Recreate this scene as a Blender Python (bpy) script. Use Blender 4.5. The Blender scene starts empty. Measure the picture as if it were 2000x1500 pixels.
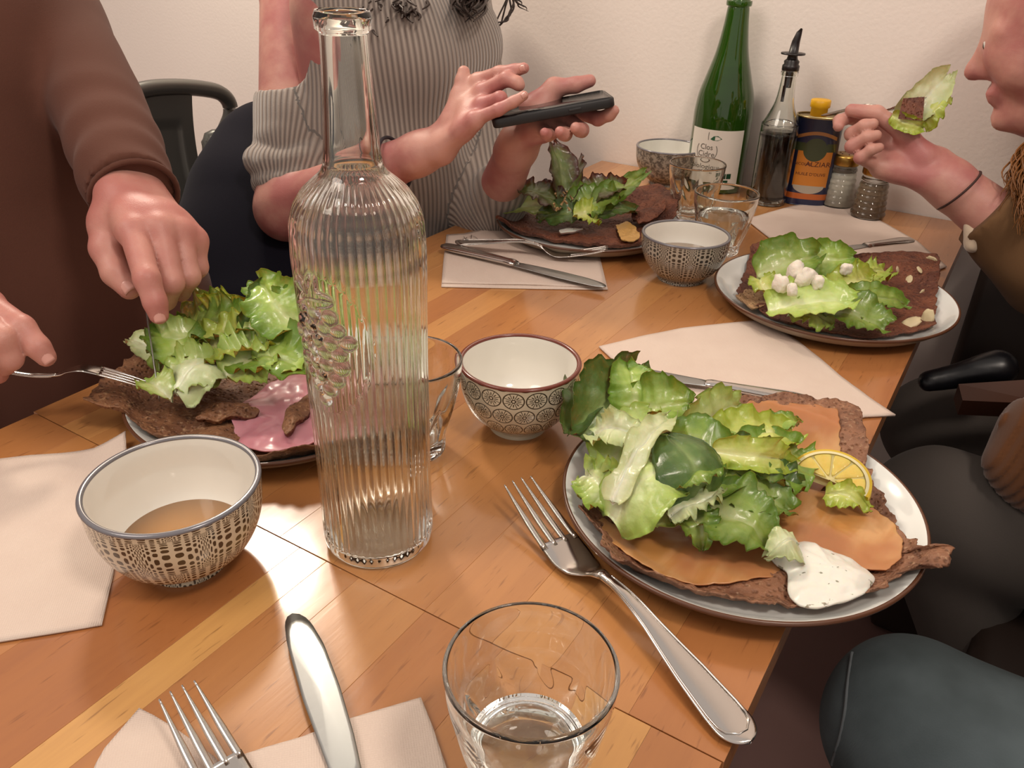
import bpy, bmesh, math, random
import numpy as np
from mathutils import Vector, Matrix, noise
PI = math.pi
S = bpy.context.scene
COL = S.collection
# ---------------------------------------------------------------- camera, light, exposure
RC = np.array([[0.84512695, 0.53406012, 0.02324276], [-0.2783096, 0.40245797, 0.87210742], [0.45640355, -0.74351016, 0.48876214]])
FPX = 1602.05; T = 0.75; EYE = np.array([0, 0, T + 0.38])
cam_d = bpy.data.cameras.new('camera'); cam = bpy.data.objects.new('camera', cam_d); COL.objects.link(cam)
cam_d.sensor_width = 36; cam_d.lens = FPX * 36 / 2000; cam_d.clip_start = 0.02
M = Matrix([list(r) for r in RC.T]).to_4x4(); M.translation = Vector(EYE); cam.matrix_world = M
S.camera = cam
w = bpy.data.worlds.new('room_ambience'); S.world = w; w.use_nodes = True
w.node_tree.nodes['Background'].inputs[0].default_value = (1.0, 0.88, 0.79, 1); w.node_tree.nodes['Background'].inputs[1].default_value = 0.62
def lamp(name, loc, power, col, size, target=(-0.4, 0.6, T)):
    d = bpy.data.lights.new(name, 'AREA'); d.shape = 'DISK'; d.size = size; d.energy = power; d.color = col
    o = bpy.data.objects.new(name, d); COL.objects.link(o); o.location = loc
    o.rotation_euler = (Vector(target) - Vector(loc)).to_track_quat('-Z', 'Y').to_euler()
    return o
lamp('pendant_lamp_light', (-1.36, 1.06, 1.84), 11.5, (1.0, 0.86, 0.70), 0.20, (-0.9, 0.8, 0.7))
lamp('ceiling_spot_light', (0.55, 0.15, 2.3), 11, (1.0, 0.86, 0.74), 0.30, (-0.5, 0.8, 0.7))
lamp('ceiling_panel_light', (-1.0, -0.5, 2.5), 14, (1.0, 0.87, 0.76), 0.9, (-0.6, 0.8, 0.7))
S.view_settings.view_transform = 'Standard'; S.view_settings.look = 'None'; S.view_settings.gamma = 1
S.view_settings.use_curve_mapping = False; S.view_settings.exposure = 0.05
S.cycles.max_bounces = 20; S.cycles.glossy_bounces = 14; S.cycles.transmission_bounces = 20; S.cycles.transparent_max_bounces = 16

# ---------------------------------------------------------------- helpers
def ray(px, py): return RC.T @ np.array([(px - 1000) / FPX, -(py - 750) / FPX, -1.0])
def P(px, py, z=0.0):      # the point of the table-parallel plane z above the table that the photo shows there
    r = ray(px, py); t = (T + z - EYE[2]) / r[2]; return Vector(EYE + t * r)
def D(px, py, d): return Vector(EYE + ray(px, py) * d)      # at distance d in depth
def srgb(h):
    h = h.lstrip('#'); c = [int(h[i:i + 2], 16) / 255 for i in (0, 2, 4)]
    return tuple(x / 12.92 if x <= .04045 else ((x + .055) / 1.055) ** 2.4 for x in c) + (1,)
class X:                    # small expression wrapper over math nodes
    def __init__(s, nt, v): s.nt = nt; s.v = v
    def op(s, o, *a):
        n = s.nt.nodes.new('ShaderNodeMath'); n.operation = o
        for i, q in enumerate((s,) + a):
            v = q.v if isinstance(q, X) else q
            if isinstance(v, (int, float)): n.inputs[i].default_value = v
            else: s.nt.links.new(v, n.inputs[i])
        return X(s.nt, n.outputs[0])
    def __add__(s, o): return s.op('ADD', o)
    def __sub__(s, o): return s.op('SUBTRACT', o)
    def __mul__(s, o): return s.op('MULTIPLY', o)
    def __truediv__(s, o): return s.op('DIVIDE', o)
    def __pow__(s, o): return s.op('POWER', o)
    def lt(s, o): return s.op('LESS_THAN', o)
    def gt(s, o): return s.op('GREATER_THAN', o)
    def abs(s): return s.op('ABSOLUTE')
    def fr(s): return s.op('FRACT')
    def flr(s): return s.op('FLOOR')
    def mx(s, o): return s.op('MAXIMUM', o)
    def mn(s, o): return s.op('MINIMUM', o)
    def sin(s): return s.op('SINE')
    def log(s, base): return s.op('LOGARITHM', base)
    def sm(s, a, b):        # smooth step from a to b
        n = s.nt.nodes.new('ShaderNodeMapRange'); n.interpolation_type = 'SMOOTHSTEP'
        s.nt.links.new(s.v, n.inputs[0]); n.inputs[1].default_value = a; n.inputs[2].default_value = b
        return X(s.nt, n.outputs[0])
class NM:
    def __init__(s, name, rough=.5, metal=0, **kw):
        s.m = bpy.data.materials.new(name); s.m.use_nodes = True; s.nt = s.m.node_tree
        s.b = s.nt.nodes['Principled BSDF']; s.b.inputs['Roughness'].default_value = rough; s.b.inputs['Metallic'].default_value = metal
        for k, v in kw.items(): s.b.inputs[k.replace('_', ' ')].default_value = v
    def tc(s, which='Object', scale=None, off=None):
        n = s.nt.nodes.new('ShaderNodeTexCoord'); o = n.outputs[which]
        if scale is not None:
            m = s.nt.nodes.new('ShaderNodeMapping'); s.nt.links.new(o, m.inputs[0]); m.inputs['Scale'].default_value = scale
            if off is not None: s.nt.links.new(off, m.inputs['Location'])
            o = m.outputs[0]
        return o
    def xyz(s, vec):
        n = s.nt.nodes.new('ShaderNodeSeparateXYZ'); s.nt.links.new(vec, n.inputs[0]); return [X(s.nt, q) for q in n.outputs]
    def noise(s, vec, scale=5, detail=3, rough=.5, dist=0):
        n = s.nt.nodes.new('ShaderNodeTexNoise'); s.nt.links.new(vec, n.inputs['Vector'])
        n.inputs['Scale'].default_value = scale; n.inputs['Detail'].default_value = detail; n.inputs['Roughness'].default_value = rough
        n.inputs['Distortion'].default_value = dist; return X(s.nt, n.outputs[0])
    def vor(s, vec, scale, feat='F1'):
        n = s.nt.nodes.new('ShaderNodeTexVoronoi'); n.feature = feat; s.nt.links.new(vec, n.inputs['Vector']); n.inputs['Scale'].default_value = scale
        return X(s.nt, n.outputs['Distance'])
    def mix(s, fac, a, b, mode='MIX'):
        n = s.nt.nodes.new('ShaderNodeMix'); n.data_type = 'RGBA'; n.blend_type = mode
        for i, v in ((0, fac), (6, a), (7, b)):
            v = v.v if isinstance(v, X) else v
            if isinstance(v, (tuple, float, int)): n.inputs[i].default_value = v
            else: s.nt.links.new(v, n.inputs[i])
        return n.outputs[2]
    def attr(s, name):
        n = s.nt.nodes.new('ShaderNodeAttribute'); n.attribute_name = name; return n
    def info(s): return s.nt.nodes.new('ShaderNodeObjectInfo')
    def color(s, v):
        if isinstance(v, tuple): s.b.inputs['Base Color'].default_value = v
        else: s.nt.links.new(v, s.b.inputs['Base Color'])
        return s
    def set(s, k, v): s.nt.links.new(v.v if isinstance(v, X) else v, s.b.inputs[k]); return s
    def bump(s, h, strength=.3, dist=.001):
        n = s.nt.nodes.new('ShaderNodeBump'); n.inputs['Strength'].default_value = strength; n.inputs['Distance'].default_value = dist
        s.nt.links.new(h.v, n.inputs['Height']); s.nt.links.new(n.outputs[0], s.b.inputs['Normal']); return s
def plain(name, col, rough=.5, metal=0, **kw):
    n = NM(name, rough, metal, **kw).color(srgb(col)); return n.m

def mesh(name, V, F, m, parent=None, loc=None, smooth=True, uv=None, rot=None, attrs=None):
    me = bpy.data.meshes.new(name)
    V = np.asarray(V, dtype=np.float64).reshape(-1, 3)
    if loc is not None: V = V - np.array(loc)[None, :]
    me.from_pydata(V.tolist(), [], [list(map(int, f)) for f in F] if not isinstance(F, np.ndarray) else F.tolist())
    if uv is not None:
        l = me.uv_layers.new(name='UVMap'); vi = np.zeros(len(me.loops), int); me.loops.foreach_get('vertex_index', vi)
        l.data.foreach_set('uv', np.asarray(uv)[vi].astype(np.float32).ravel())
    if attrs:
        for k, a in attrs.items():
            at = me.attributes.new(k, 'FLOAT', 'POINT'); at.data.foreach_set('value', np.asarray(a, dtype=np.float32))
    if smooth: me.polygons.foreach_set('use_smooth', [True] * len(me.polygons))
    me.materials.append(m); me.update()
    o = bpy.data.objects.new(name, me); COL.objects.link(o)
    if loc is not None: o.location = loc
    if rot is not None: o.rotation_euler = rot
    if parent is not None: o.parent = parent
    return o
def tag(o, label, cat, group=None, kind=None):
    o['label'] = label; o['category'] = cat
    if group: o['group'] = group
    if kind: o['kind'] = kind
    return o
def thing(name, label, cat, loc=(0, 0, 0), rz=0, group=None):
    o = bpy.data.objects.new(name, None); COL.objects.link(o); o.location = loc; o.rotation_euler = (0, 0, rz)
    o.empty_display_size = .02
    return tag(o, label, cat, group)
def copy_tree(o, parent=None):
    c = o.copy(); COL.objects.link(c); c.parent = parent
    for ch in list(o.children): copy_tree(ch, c)
    return c
def grid_faces(nu, nv, close_u=False, close_v=False):
    F = []
    for i in range(nu if close_u else nu - 1):
        for j in range(nv if close_v else nv - 1):
            a, b = i, (i + 1) % nu; c, d = j, (j + 1) % nv
            F.append((a * nv + c, b * nv + c, b * nv + d, a * nv + d))
    return F
def lathe(prof, n=64, rfun=None):   # prof: (r, z) list; closed at poles when r == 0
    pr = np.array(prof, float); k = len(pr); a = np.arange(n) * 2 * PI / n
    V = np.zeros((n, k, 3)); 
    for i in range(n):
        r = pr[:, 0] if rfun is None else rfun(pr[:, 0], pr[:, 1], a[i])
        V[i, :, 0] = r * math.cos(a[i]); V[i, :, 1] = r * math.sin(a[i]); V[i, :, 2] = pr[:, 1]
    arc = np.r_[0, np.cumsum(np.hypot(*np.diff(pr, axis=0).T))]
    uv = np.stack(np.broadcast_arrays((a / (2 * PI))[:, None], arc[None, :]), -1).reshape(-1, 2)
    return V.reshape(-1, 3), grid_faces(n, k, close_u=True), uv
def spl(pts, n):            # Catmull-Rom through points (any dimension)
    p = np.array(pts, float); out = []
    q = np.vstack([2 * p[0] - p[1], p, 2 * p[-1] - p[-2]]); m = len(p) - 1
    for t in np.linspace(0, m, n):
        i = min(int(t), m - 1); u = t - i; a, b, c, d = q[i:i + 4]
        out.append(.5 * ((2 * b) + (c - a) * u + (2 * a - 5 * b + 4 * c - d) * u * u + (3 * b - a - 3 * c + d) * u ** 3))
    return np.array(out)
def tube(path, rad, n=10, flat=None, up=(0, 0, 1), caps=True):   # loft along path, radii rad (scalar or list), flat = list of (w, h) half sizes
    p = np.array(path, float); k = len(p); t = np.gradient(p, axis=0); t /= np.linalg.norm(t, axis=1)[:, None] + 1e-12
    V = []; up = np.array(up, float); prev = None
    for i in range(k):
        s = np.cross(t[i], up)
        if np.linalg.norm(s) < 1e-3: s = prev if prev is not None else np.cross(t[i], [1, 0, 0])
        s /= np.linalg.norm(s); prev = s; u = np.cross(s, t[i])
        a, b = flat[i] if flat is not None else ((rad[i],) * 2 if hasattr(rad, '__len__') else (rad, rad))
        for j in range(n):
            th = 2 * PI * j / n; V.append(p[i] + s * a * math.cos(th) + u * b * math.sin(th))
    F = grid_faces(k, n, close_v=True); V = list(V)
    if caps:
        V.append(p[0]); V.append(p[-1]); c0, c1 = len(V) - 2, len(V) - 1
        F += [(c0, (j + 1) % n, j) for j in range(n)] + [(c1, (k - 1) * n + j, (k - 1) * n + (j + 1) % n) for j in range(n)]
    return np.array(V), F
def join(parts):
    V = []; F = []; o = 0
    for v, f in parts:
        V.append(np.asarray(v, float).reshape(-1, 3)); F += [tuple(int(q) + o for q in g) for g in f]; o += len(v)
    return np.vstack(V), F
def box(x0, x1, y0, y1, z0, z1, b=0.0):
    if b <= 0:
        V = [(x, y, z) for x in (x0, x1) for y in (y0, y1) for z in (z0, z1)]
        return np.array(V), [(0, 1, 3, 2), (4, 6, 7, 5), (0, 4, 5, 1), (2, 3, 7, 6), (0, 2, 6, 4), (1, 5, 7, 3)]
    bm = bmesh.new(); bmesh.ops.create_cube(bm, size=1)
    for v in bm.verts: v.co = Vector(((x0 + x1) / 2 + v.co.x * (x1 - x0), (y0 + y1) / 2 + v.co.y * (y1 - y0), (z0 + z1) / 2 + v.co.z * (z1 - z0)))
    bmesh.ops.bevel(bm, geom=bm.edges[:], offset=b, segments=2, profile=.5, affect='EDGES')
    bm.verts.index_update(); V = np.array([v.co[:] for v in bm.verts]); F = [tuple(v.index for v in f.verts) for f in bm.faces]; bm.free()
    return V, F
def resample(out, step, smooth=0):
    p = np.array([q[:2] for q in out], float); n = len(p); R = []
    for i in range(n):
        a, b = p[i], p[(i + 1) % n]; k = max(1, int(np.linalg.norm(b - a) / step))
        for t in range(k): R.append(a + (b - a) * t / k)
    R = np.array(R)
    for _ in range(smooth): R = .25 * np.roll(R, 1, 0) + .5 * R + .25 * np.roll(R, -1, 0)
    return R
def fbm(x, y, z=0., s=1., o=3): return noise.fractal(Vector((x * s, y * s, z * s)), 1.0, 2.0, o)
def slab(out, ztop, thick, rings=12, step=.006, jag=0., jseed=0, smooth=0, center=None, edge_drop=.4):
    """outline (xy) filled with rings toward a centre; top z = ztop(x, y, t), t = 0 centre .. 1 edge"""
    o = resample(out, step, smooth); n = len(o); c = np.mean(o, 0) if center is None else np.array(center[:2], float)
    V = []; tv = []
    for k in range(rings + 1):
        t = (1 - (1 - k / rings) ** 1.3) if k else 0.02
        for i in range(n):
            p = c + (o[i] - c) * t
            if jag: p = p + (o[i] - c) / (np.linalg.norm(o[i] - c) + 1e-9) * jag * t ** 3 * (fbm(o[i][0] * 90, o[i][1] * 90, jseed, 1, 4))
            V.append((p[0], p[1], ztop(p[0], p[1], t))); tv.append(t)
    F = grid_faces(rings + 1, n, close_v=True); F.append(tuple(range(n)))
    top = len(V)
    for k in range(top):
        x, y, z = V[k]; V.append((x, y, z - thick * (1 if tv[k] < .97 else edge_drop)))
    F = [f[::-1] for f in F]
    F += [tuple(q + top for q in f[::-1]) for f in F[:]]
    b = rings * n
    F += [(b + i, b + (i + 1) % n, top + b + (i + 1) % n, top + b + i) for i in range(n)]
    return np.array(V), F, np.array(tv + tv)
def xf(V, loc=(0, 0, 0), rz=0, m=None):
    V = np.asarray(V, float)
    if m is not None: return V @ np.array(m.to_3x3()).T + np.array(m.translation)
    c, s = math.cos(rz), math.sin(rz); R = np.array([[c, -s, 0], [s, c, 0], [0, 0, 1]])
    return V @ R.T + np.array(loc)
def frame(a, b, up=(0, 0, 1)):      # matrix: +X from a to b, Z near up, origin a
    a, b = Vector(a), Vector(b); x = (b - a).normalized(); u = Vector(up); y = u.cross(x).normalized(); z = x.cross(y)
    m = Matrix((x, y, z)).transposed().to_4x4(); m.translation = a; return m
def text_mesh(s, size, extr=0.0):
    cu = bpy.data.curves.new('t', 'FONT'); cu.body = s; cu.size = size; cu.align_x = 'CENTER'; cu.align_y = 'CENTER'; cu.resolution_u = 3
    o = bpy.data.objects.new('t', cu); COL.objects.link(o)
    dg = bpy.context.evaluated_depsgraph_get(); me = bpy.data.meshes.new_from_object(o.evaluated_get(dg))
    V = np.array([v.co[:] for v in me.vertices]).reshape(-1, 3); F = [tuple(p.vertices) for p in me.polygons]
    bpy.data.objects.remove(o); bpy.data.curves.remove(cu); bpy.data.meshes.remove(me)
    return V, F
def ribbon(pts, wd, closed=False):      # flat stroke in the xy plane
    p = np.array(pts, float)[:, :2]; t = np.gradient(p, axis=0); t /= np.linalg.norm(t, axis=1)[:, None] + 1e-9; nrm = np.c_[-t[:, 1], t[:, 0]] * wd / 2
    V = [(*(p[i] + s * nrm[i]), 0) for i in range(len(p)) for s in (1, -1)]
    return np.array(V), [(2 * i, 2 * i + 1, 2 * i + 3, 2 * i + 2) for i in range(len(p) - 1)]

# ---------------------------------------------------------------- the room
def m_wall():
    n = NM('warm_white_plaster', .85); v = n.tc('Object'); k = n.noise(v, 1.3, 4, .6); g = n.noise(v, 160, 2)
    n.color(n.mix(k, srgb('#e8ddd5'), srgb('#f0e7df'))); return n.bump(g, .25, .0015).m
def m_floor():
    n = NM('mauve_brown_floor', .55); v = n.tc('Object'); n.color(n.mix(n.noise(v, 5, 4), srgb('#8d6d68'), srgb('#9f7d77'))); return n.m
wall_m = m_wall()
WY = 1.395
def struct(name, V, F, m):
    o = mesh(name, V, F, m, smooth=False); o['kind'] = 'structure'; return o
struct('floor', *box(-3.6, 1.6, -1.6, WY, -.04, 0), m_floor())
struct('wall_back', *box(-3.6, 1.6, WY, WY + .12, 0, 2.75), wall_m)
struct('wall_left', *box(-3.72, -3.6, -1.6, WY + .12, 0, 2.75), wall_m)
struct('baseboard_back', *box(-3.6, 1.6, WY - .014, WY, 0, .09, .004), plain('grey_paint', '#8d8378', .5))

# ---------------------------------------------------------------- tables
def m_wood(name, rough=.27):
    n = NM(name, rough, Coat_Weight=.6, Coat_Roughness=.12)
    inf = n.info(); off = n.nt.nodes.new('ShaderNodeVectorMath'); off.operation = 'SCALE'; off.inputs[0].default_value = (37, 19, 7); n.nt.links.new(inf.outputs['Random'], off.inputs['Scale'])
    v = n.tc('Object', (1, .07, 1), off.outputs[0]); g = n.noise(v, 120, 5, .62, .4); big = n.noise(v, 22, 2, .5, .8)
    v2 = n.tc('Object', (1, .10, 1), off.outputs[0]); fl = n.noise(v2, 420, 2, .5)
    rings = ((big * 9 + g * 2).sin() * .5 + .5)
    dark = n.mix(.62, inf.outputs['Color'], srgb('#80482a'))
    c = n.mix((g * .55 + rings * .28) ** 1.4, inf.outputs['Color'], dark)
    c = n.mix(fl.sm(.62, .76) * .5, c, srgb('#6a3c1e'))
    n.color(c); n.set('Roughness', g * .16 + rough - .04); return n.bump(fl * .5 + g, .12, .0006).m
wood = m_wood('lacquered_beech')
TONES = ['#b47b47', '#ab7040', '#bc854e', '#a66a3c', '#b67e4a', '#ae7442', '#c38d54', '#a86e3e']
def table(name, label, y0, y1, x0, x1, seed, forced=None):
    rnd = random.Random(seed); t = thing(name, label, 'table', (0, 0, 0))
    x = x0; k = 0; th = .028
    strips = []
    if forced: strips = forced
    else:
        while x < x1 - .02:
            wdt = rnd.choice([.036, .042, .05, .058]); xe = min(x1, x + wdt)
            if x1 - xe < .025: xe = x1
            strips.append((x, xe, rnd.choice(TONES))); x = xe
    for (a, b, tone) in strips:
        ys = [y0]
        if len(ys) == 1: ys.append(y1)
        for i in range(len(ys) - 1):
            V, F = box(a + .00003, b - .00003, ys[i], ys[i + 1], T - th, T - rnd.uniform(0, .00008), .00025)
            cxy = ((a + b) / 2, (ys[i] + ys[i + 1]) / 2, T - th)
            o = mesh('plank', V, F, wood, t, smooth=False, loc=cxy)
            c = srgb(tone if i % 2 == 0 else rnd.choice(TONES)); o.color = c
    steel = bpy.data.materials.get('black_steel') or plain('black_steel', '#191817', .4, .8)
    V, F = box((x0 + x1) / 2 - .03, (x0 + x1) / 2 + .03, (y0 + y1) / 2 - .03, (y0 + y1) / 2 + .03, .02, T - th, .004)
    mesh('pedestal', V, F, steel, t)
    V, F = box(x0 + .09, x1 - .09, (y0 + y1) / 2 - .22 if y1 - y0 > .5 else y0 + .05, (y0 + y1) / 2 + .22 if y1 - y0 > .5 else y1 - .05, 0.002, .022, .006)
    mesh('base_plate', V, F, steel, t)
    V, F = box(x0 + .12, x1 - .12, (y0 + y1) / 2 - .12, (y0 + y1) / 2 + .12, T - th - .012, T - th, .003)
    mesh('support_bracket', V, F, steel, t)
    return t
XL, XR, SEAM = -.672, -.047, .2985
table('dining_table', 'far beech table against the wall carrying the carafe and four plates', SEAM + .0005, WY - .002, XL, XR, 4)
fx = [(-.668, -.605, '#b07644'), (-.605, -.548, '#ba804a'), (-.548, -.487, '#aa6e3e'), (-.487, -.428, '#b17745'), (-.428, -.352, '#a5693a'), (-.352, -.327, '#cf9d5c'), (-.327, -.298, '#b17947'),
      (-.298, -.243, '#ba834e'), (-.243, -.185, '#ac7241'), (-.185, -.13, '#b67e4a'), (-.13, -.088, '#c59153'), (-.088, -.048, '#aa7040')]
table('dining_table', 'near beech table under the front bowl, knife and tumbler', -.42, SEAM - .0003, -.668, -.048, 9, fx)
# ---------------------------------------------------------------- materials of the tableware
def glass(name, col='#ffffff', rough=0.0, ior=1.5):
    n = NM(name, rough, Transmission_Weight=1.0, IOR=ior); n.color(srgb(col)); return n.m
m_glass = glass('clear_glass', '#f6f8f4'); m_water = glass('water', '#fbfcfa', 0, 1.33)
m_steel = NM('polished_steel', .16, 1).color(srgb('#c9c4bf')).m
def m_brushed():
    n = NM('brushed_steel', .26, 1); k = n.noise(n.tc('Object', (400, 8, 8)), 3, 2); n.color(srgb('#a9abaa')); n.set('Roughness', k * .12 + .3); return n.m
m_blade = m_brushed()
m_glaze = NM('white_glaze', .12, Coat_Weight=.5).color(srgb('#e6e3da')).m
m_plate_in = NM('pale_plate_glaze', .12, Coat_Weight=.6).color(srgb('#dde0dc')).m
def m_out():
    n = NM('grey_beige_stoneware', .45); n.color(n.mix(n.noise(n.tc(), 40, 4), srgb('#8b7a68'), srgb('#a39583'))); return n.m
m_plate_out = m_out(); m_rim_brown = plain('brown_rim_glaze', '#5a3826', .3); m_rim_grey = plain('grey_rim_glaze', '#77757a', .2, .3)
m_rim_red = plain('russet_rim_glaze', '#6e352a', .2)
def m_dots(name, dark, light, n_u=9, rowh=.030, z0=.041):
    n = NM(name, .22, Coat_Weight=.3); uv = n.tc('UV'); u, v, _ = n.xyz(uv)
    rv = (v - z0) / rowh; row = rv.flr(); par = (row * .5).fr() # 0 or .5
    a = ((u * n_u + par).fr() - .5).abs() * 2; b = (rv.fr() - .5).abs() * 2
    wob = n.noise(n.tc(), 260, 2); a2 = ((a + (wob - .5) * .06).mx(.0) * -.955 + 1).log(.64); b2 = ((b + (wob - .5) * .08).mx(.0) * -.93 + 1).log(.62); b2 = b2 + (a2.flr() * .5) * a2.gt(1)
    fx = (a2.fr() - .5).abs() * 2; fy = (b2.fr() - .5).abs() * 2
    d = (fx ** 2.6 + fy ** 2.6)
    dot = d.lt(.36)
    n.color(n.mix(dot, srgb(light), srgb(dark))); return n.m
def m_flowers(name):
    n = NM(name, .2, Coat_Weight=.3); u, v, _ = n.xyz(n.tc('UV')); NU = 17; h = .0162
    rv = (v - .006) / h; par = (rv.flr() * .5).fr()
    a = (u * NU + par).fr() - .5; b = rv.fr() - .5
    r = (a * a + b * b) ** .5; th = a.op('ARCTAN2', b)
    ring = (r - .455).abs().lt(.028); hub = (r - .085).abs().lt(.028)
    sp = ((th * (8 / (2 * PI)) + .0).fr() - .5).abs(); sp2 = ((th * (8 / (2 * PI)) + .5).fr() - .5).abs()
    wd = X(n.nt, r.v).mx(.05).op('POWER', -1) * .021
    s1 = sp.lt(wd) * r.gt(.12) * r.lt(.45); s2 = sp2.lt(wd * 1.5) * r.gt(.17) * r.lt(.33)
    ink = (ring.mx(hub)).mx(s1.mx(s2)) * v.gt(.012)
    n.color(n.mix(ink, srgb('#cfc5ae'), srgb('#3e3629'))); return n.m
m_dot_brown = m_dots('brown_dotted_glaze', '#41301f', '#cdbfa6')
m_dot_grey = m_dots('grey_dotted_glaze', '#37322c', '#a8a092', 10, .028, .038)
m_flow = m_flowers('flower_wheel_glaze')
m_speckle = NM('speckled_grey_glaze', .25)
m_speckle.color(m_speckle.mix(m_speckle.noise(m_speckle.tc(), 170, 3, .7).sm(.42, .58), srgb('#5e574f'), srgb('#9c9284'))); m_speckle = m_speckle.m

# ---------------------------------------------------------------- bowls, plates, tumblers
def bowl(label, xy, R, H, outer, rim_m, foot=.027, rz=0):
    t = thing('bowl', label, 'bowl', (xy[0], xy[1], T), rz, None)
    outp = spl([(foot, .0), (foot * .98, .004), (foot + .004, .0075), (R * .80, H * .30), (R * .955, H * .60), (R, H * .97)], 40)
    V, F, uv = lathe(outp, 96); mesh('outer_wall', V, F, outer, t, uv=uv)
    th = .0034
    inp = spl([(R - .0002, H * .985), (R - th, H * .975), (R * .955 - th, H * .60), (R * .80 - th * 1.1, H * .32), (R * .42, .0115), (0, .009)], 40)
    V, F, uv = lathe(inp, 96); mesh('inner_wall', V, [f[::-1] for f in F], m_glaze, t)
    V, F, uv = lathe([(0, .004), (foot * .8, .004), (foot * .86, 0), (foot, 0)], 48); mesh('foot', V, F, rim_m if rim_m == m_rim_red else m_glaze, t)
    a = np.linspace(0, 2 * PI, 97)[:-1]; p = np.c_[np.cos(a) * (R - th / 2), np.sin(a) * (R - th / 2), np.full(96, H * .982)]
    V = []; 
    for i in range(96):
        for j in range(8):
            q = j * PI / 4; V.append(((R - th / 2 + .0021 * math.cos(q)) * math.cos(a[i]), (R - th / 2 + .0021 * math.cos(q)) * math.sin(a[i]), H * .982 + .0017 * math.sin(q)))
    mesh('rim', V, grid_faces(96, 8, True, True), rim_m, t)
    return t
def liquid(name, label, xy, R, H, lvl, m, thk=.004):     # fills the bowl bottom up to lvl
    r = R * (.80 + .155 * max(0, (lvl / H - .3)) / .3) - .0036 if lvl > H * .3 else R * (.42 + .38 * (lvl / H - .1) / .2) - .0040
    V, F, uv = lathe([(0, .0098), (R * .38, .0120), (r * .985, lvl - .0006), (r, lvl), (0, lvl)], 72)
    o = mesh(name, V, F, m, loc=None); o.location = (xy[0], xy[1], T); return o
def m_liq(name, col, rough=.04): return NM(name, rough, Transmission_Weight=.35, IOR=1.33).color(srgb(col)).m
bFL = (-.4045, .2475); bowl('cream bowl with brown pebble dots in the left foreground', bFL, .0550, .066, m_dot_brown, m_rim_grey, .026, .35)
tag(liquid('cider', 'amber cider in the bottom of the left foreground bowl', bFL, .0550, .066, .021, m_liq('amber_cider', '#d9a05c')), 'amber cider in the bottom of the left foreground bowl', 'drink')
bC = (-.3115, .5190); bowl('cream bowl with black wheel flowers and russet rim beside the carafe', bC, .0512, .064, m_flow, m_rim_red, .0245, .0)
tag(liquid('cider', '', bC, .0512, .064, .014, m_liq('pale_cider', '#dccba0')), 'shallow pale cider left in the russet-rimmed flower bowl', 'drink')
bR = (-.3265, .9270); bowl('grey and cream dotted bowl in front of the two far tumblers', bR, .0535, .058, m_dot_grey, m_rim_grey, .029, .2)
tag(liquid('cider', '', bR, .0535, .058, .030, m_liq('cloudy_cider', '#d9b994')), 'cloudy cider in the dotted bowl before the far tumblers', 'drink')
bF = (-.5150, 1.3250); bowl('speckled grey bowl at the wall beside the green bottle', bF, .0560, .062, m_speckle, m_rim_grey, .029, 0)

def plate(label, xy, R, H=.021):
    t = thing('plate', label, 'plate', (xy[0], xy[1], T))
    V, F, uv = lathe(spl([(R - .0015, H), (R - .004, H - .0012), (R - .016, .0115), (R - .03, .0075), (R * .5, .0065), (0, .0065)], 36), 128)
    mesh('well', V, [f[::-1] for f in F], m_plate_in, t)
    V, F, uv = lathe(spl([(0, .003), (R * .62, .003), (R * .64, .0), (R * .68, .0), (R * .70, .0035), (R - .016, .0065), (R - .001, H - .003)], 36), 128)
    mesh('underside', V, F, m_plate_out, t)
    V = []
    for i in range(128):
        a = i * 2 * PI / 128
        for j in range(8):
            q = j * PI / 4; r = R - .0012 + .0016 * math.cos(q); V.append((r * math.cos(a), r * math.sin(a), H - .0015 + .0018 * math.sin(q)))
    mesh('rim', V, grid_faces(128, 8, True, True), m_rim_brown, t); return t
pFR = (-.1113, .5030); pR = (-.1490, .9450); pL = (-.508, .4300); pF = (-.5010, 1.0100)
plate('white brown-rimmed plate under the salmon galette in front right', pFR, .1290)
plate('white brown-rimmed plate under the goat cheese galette on the right', pR, .1340)
plate('brown-rimmed plate under the ham galette behind the carafe', pL, .1270)
plate('plate under the darker galette near the back wall', pF, .1300)

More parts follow.
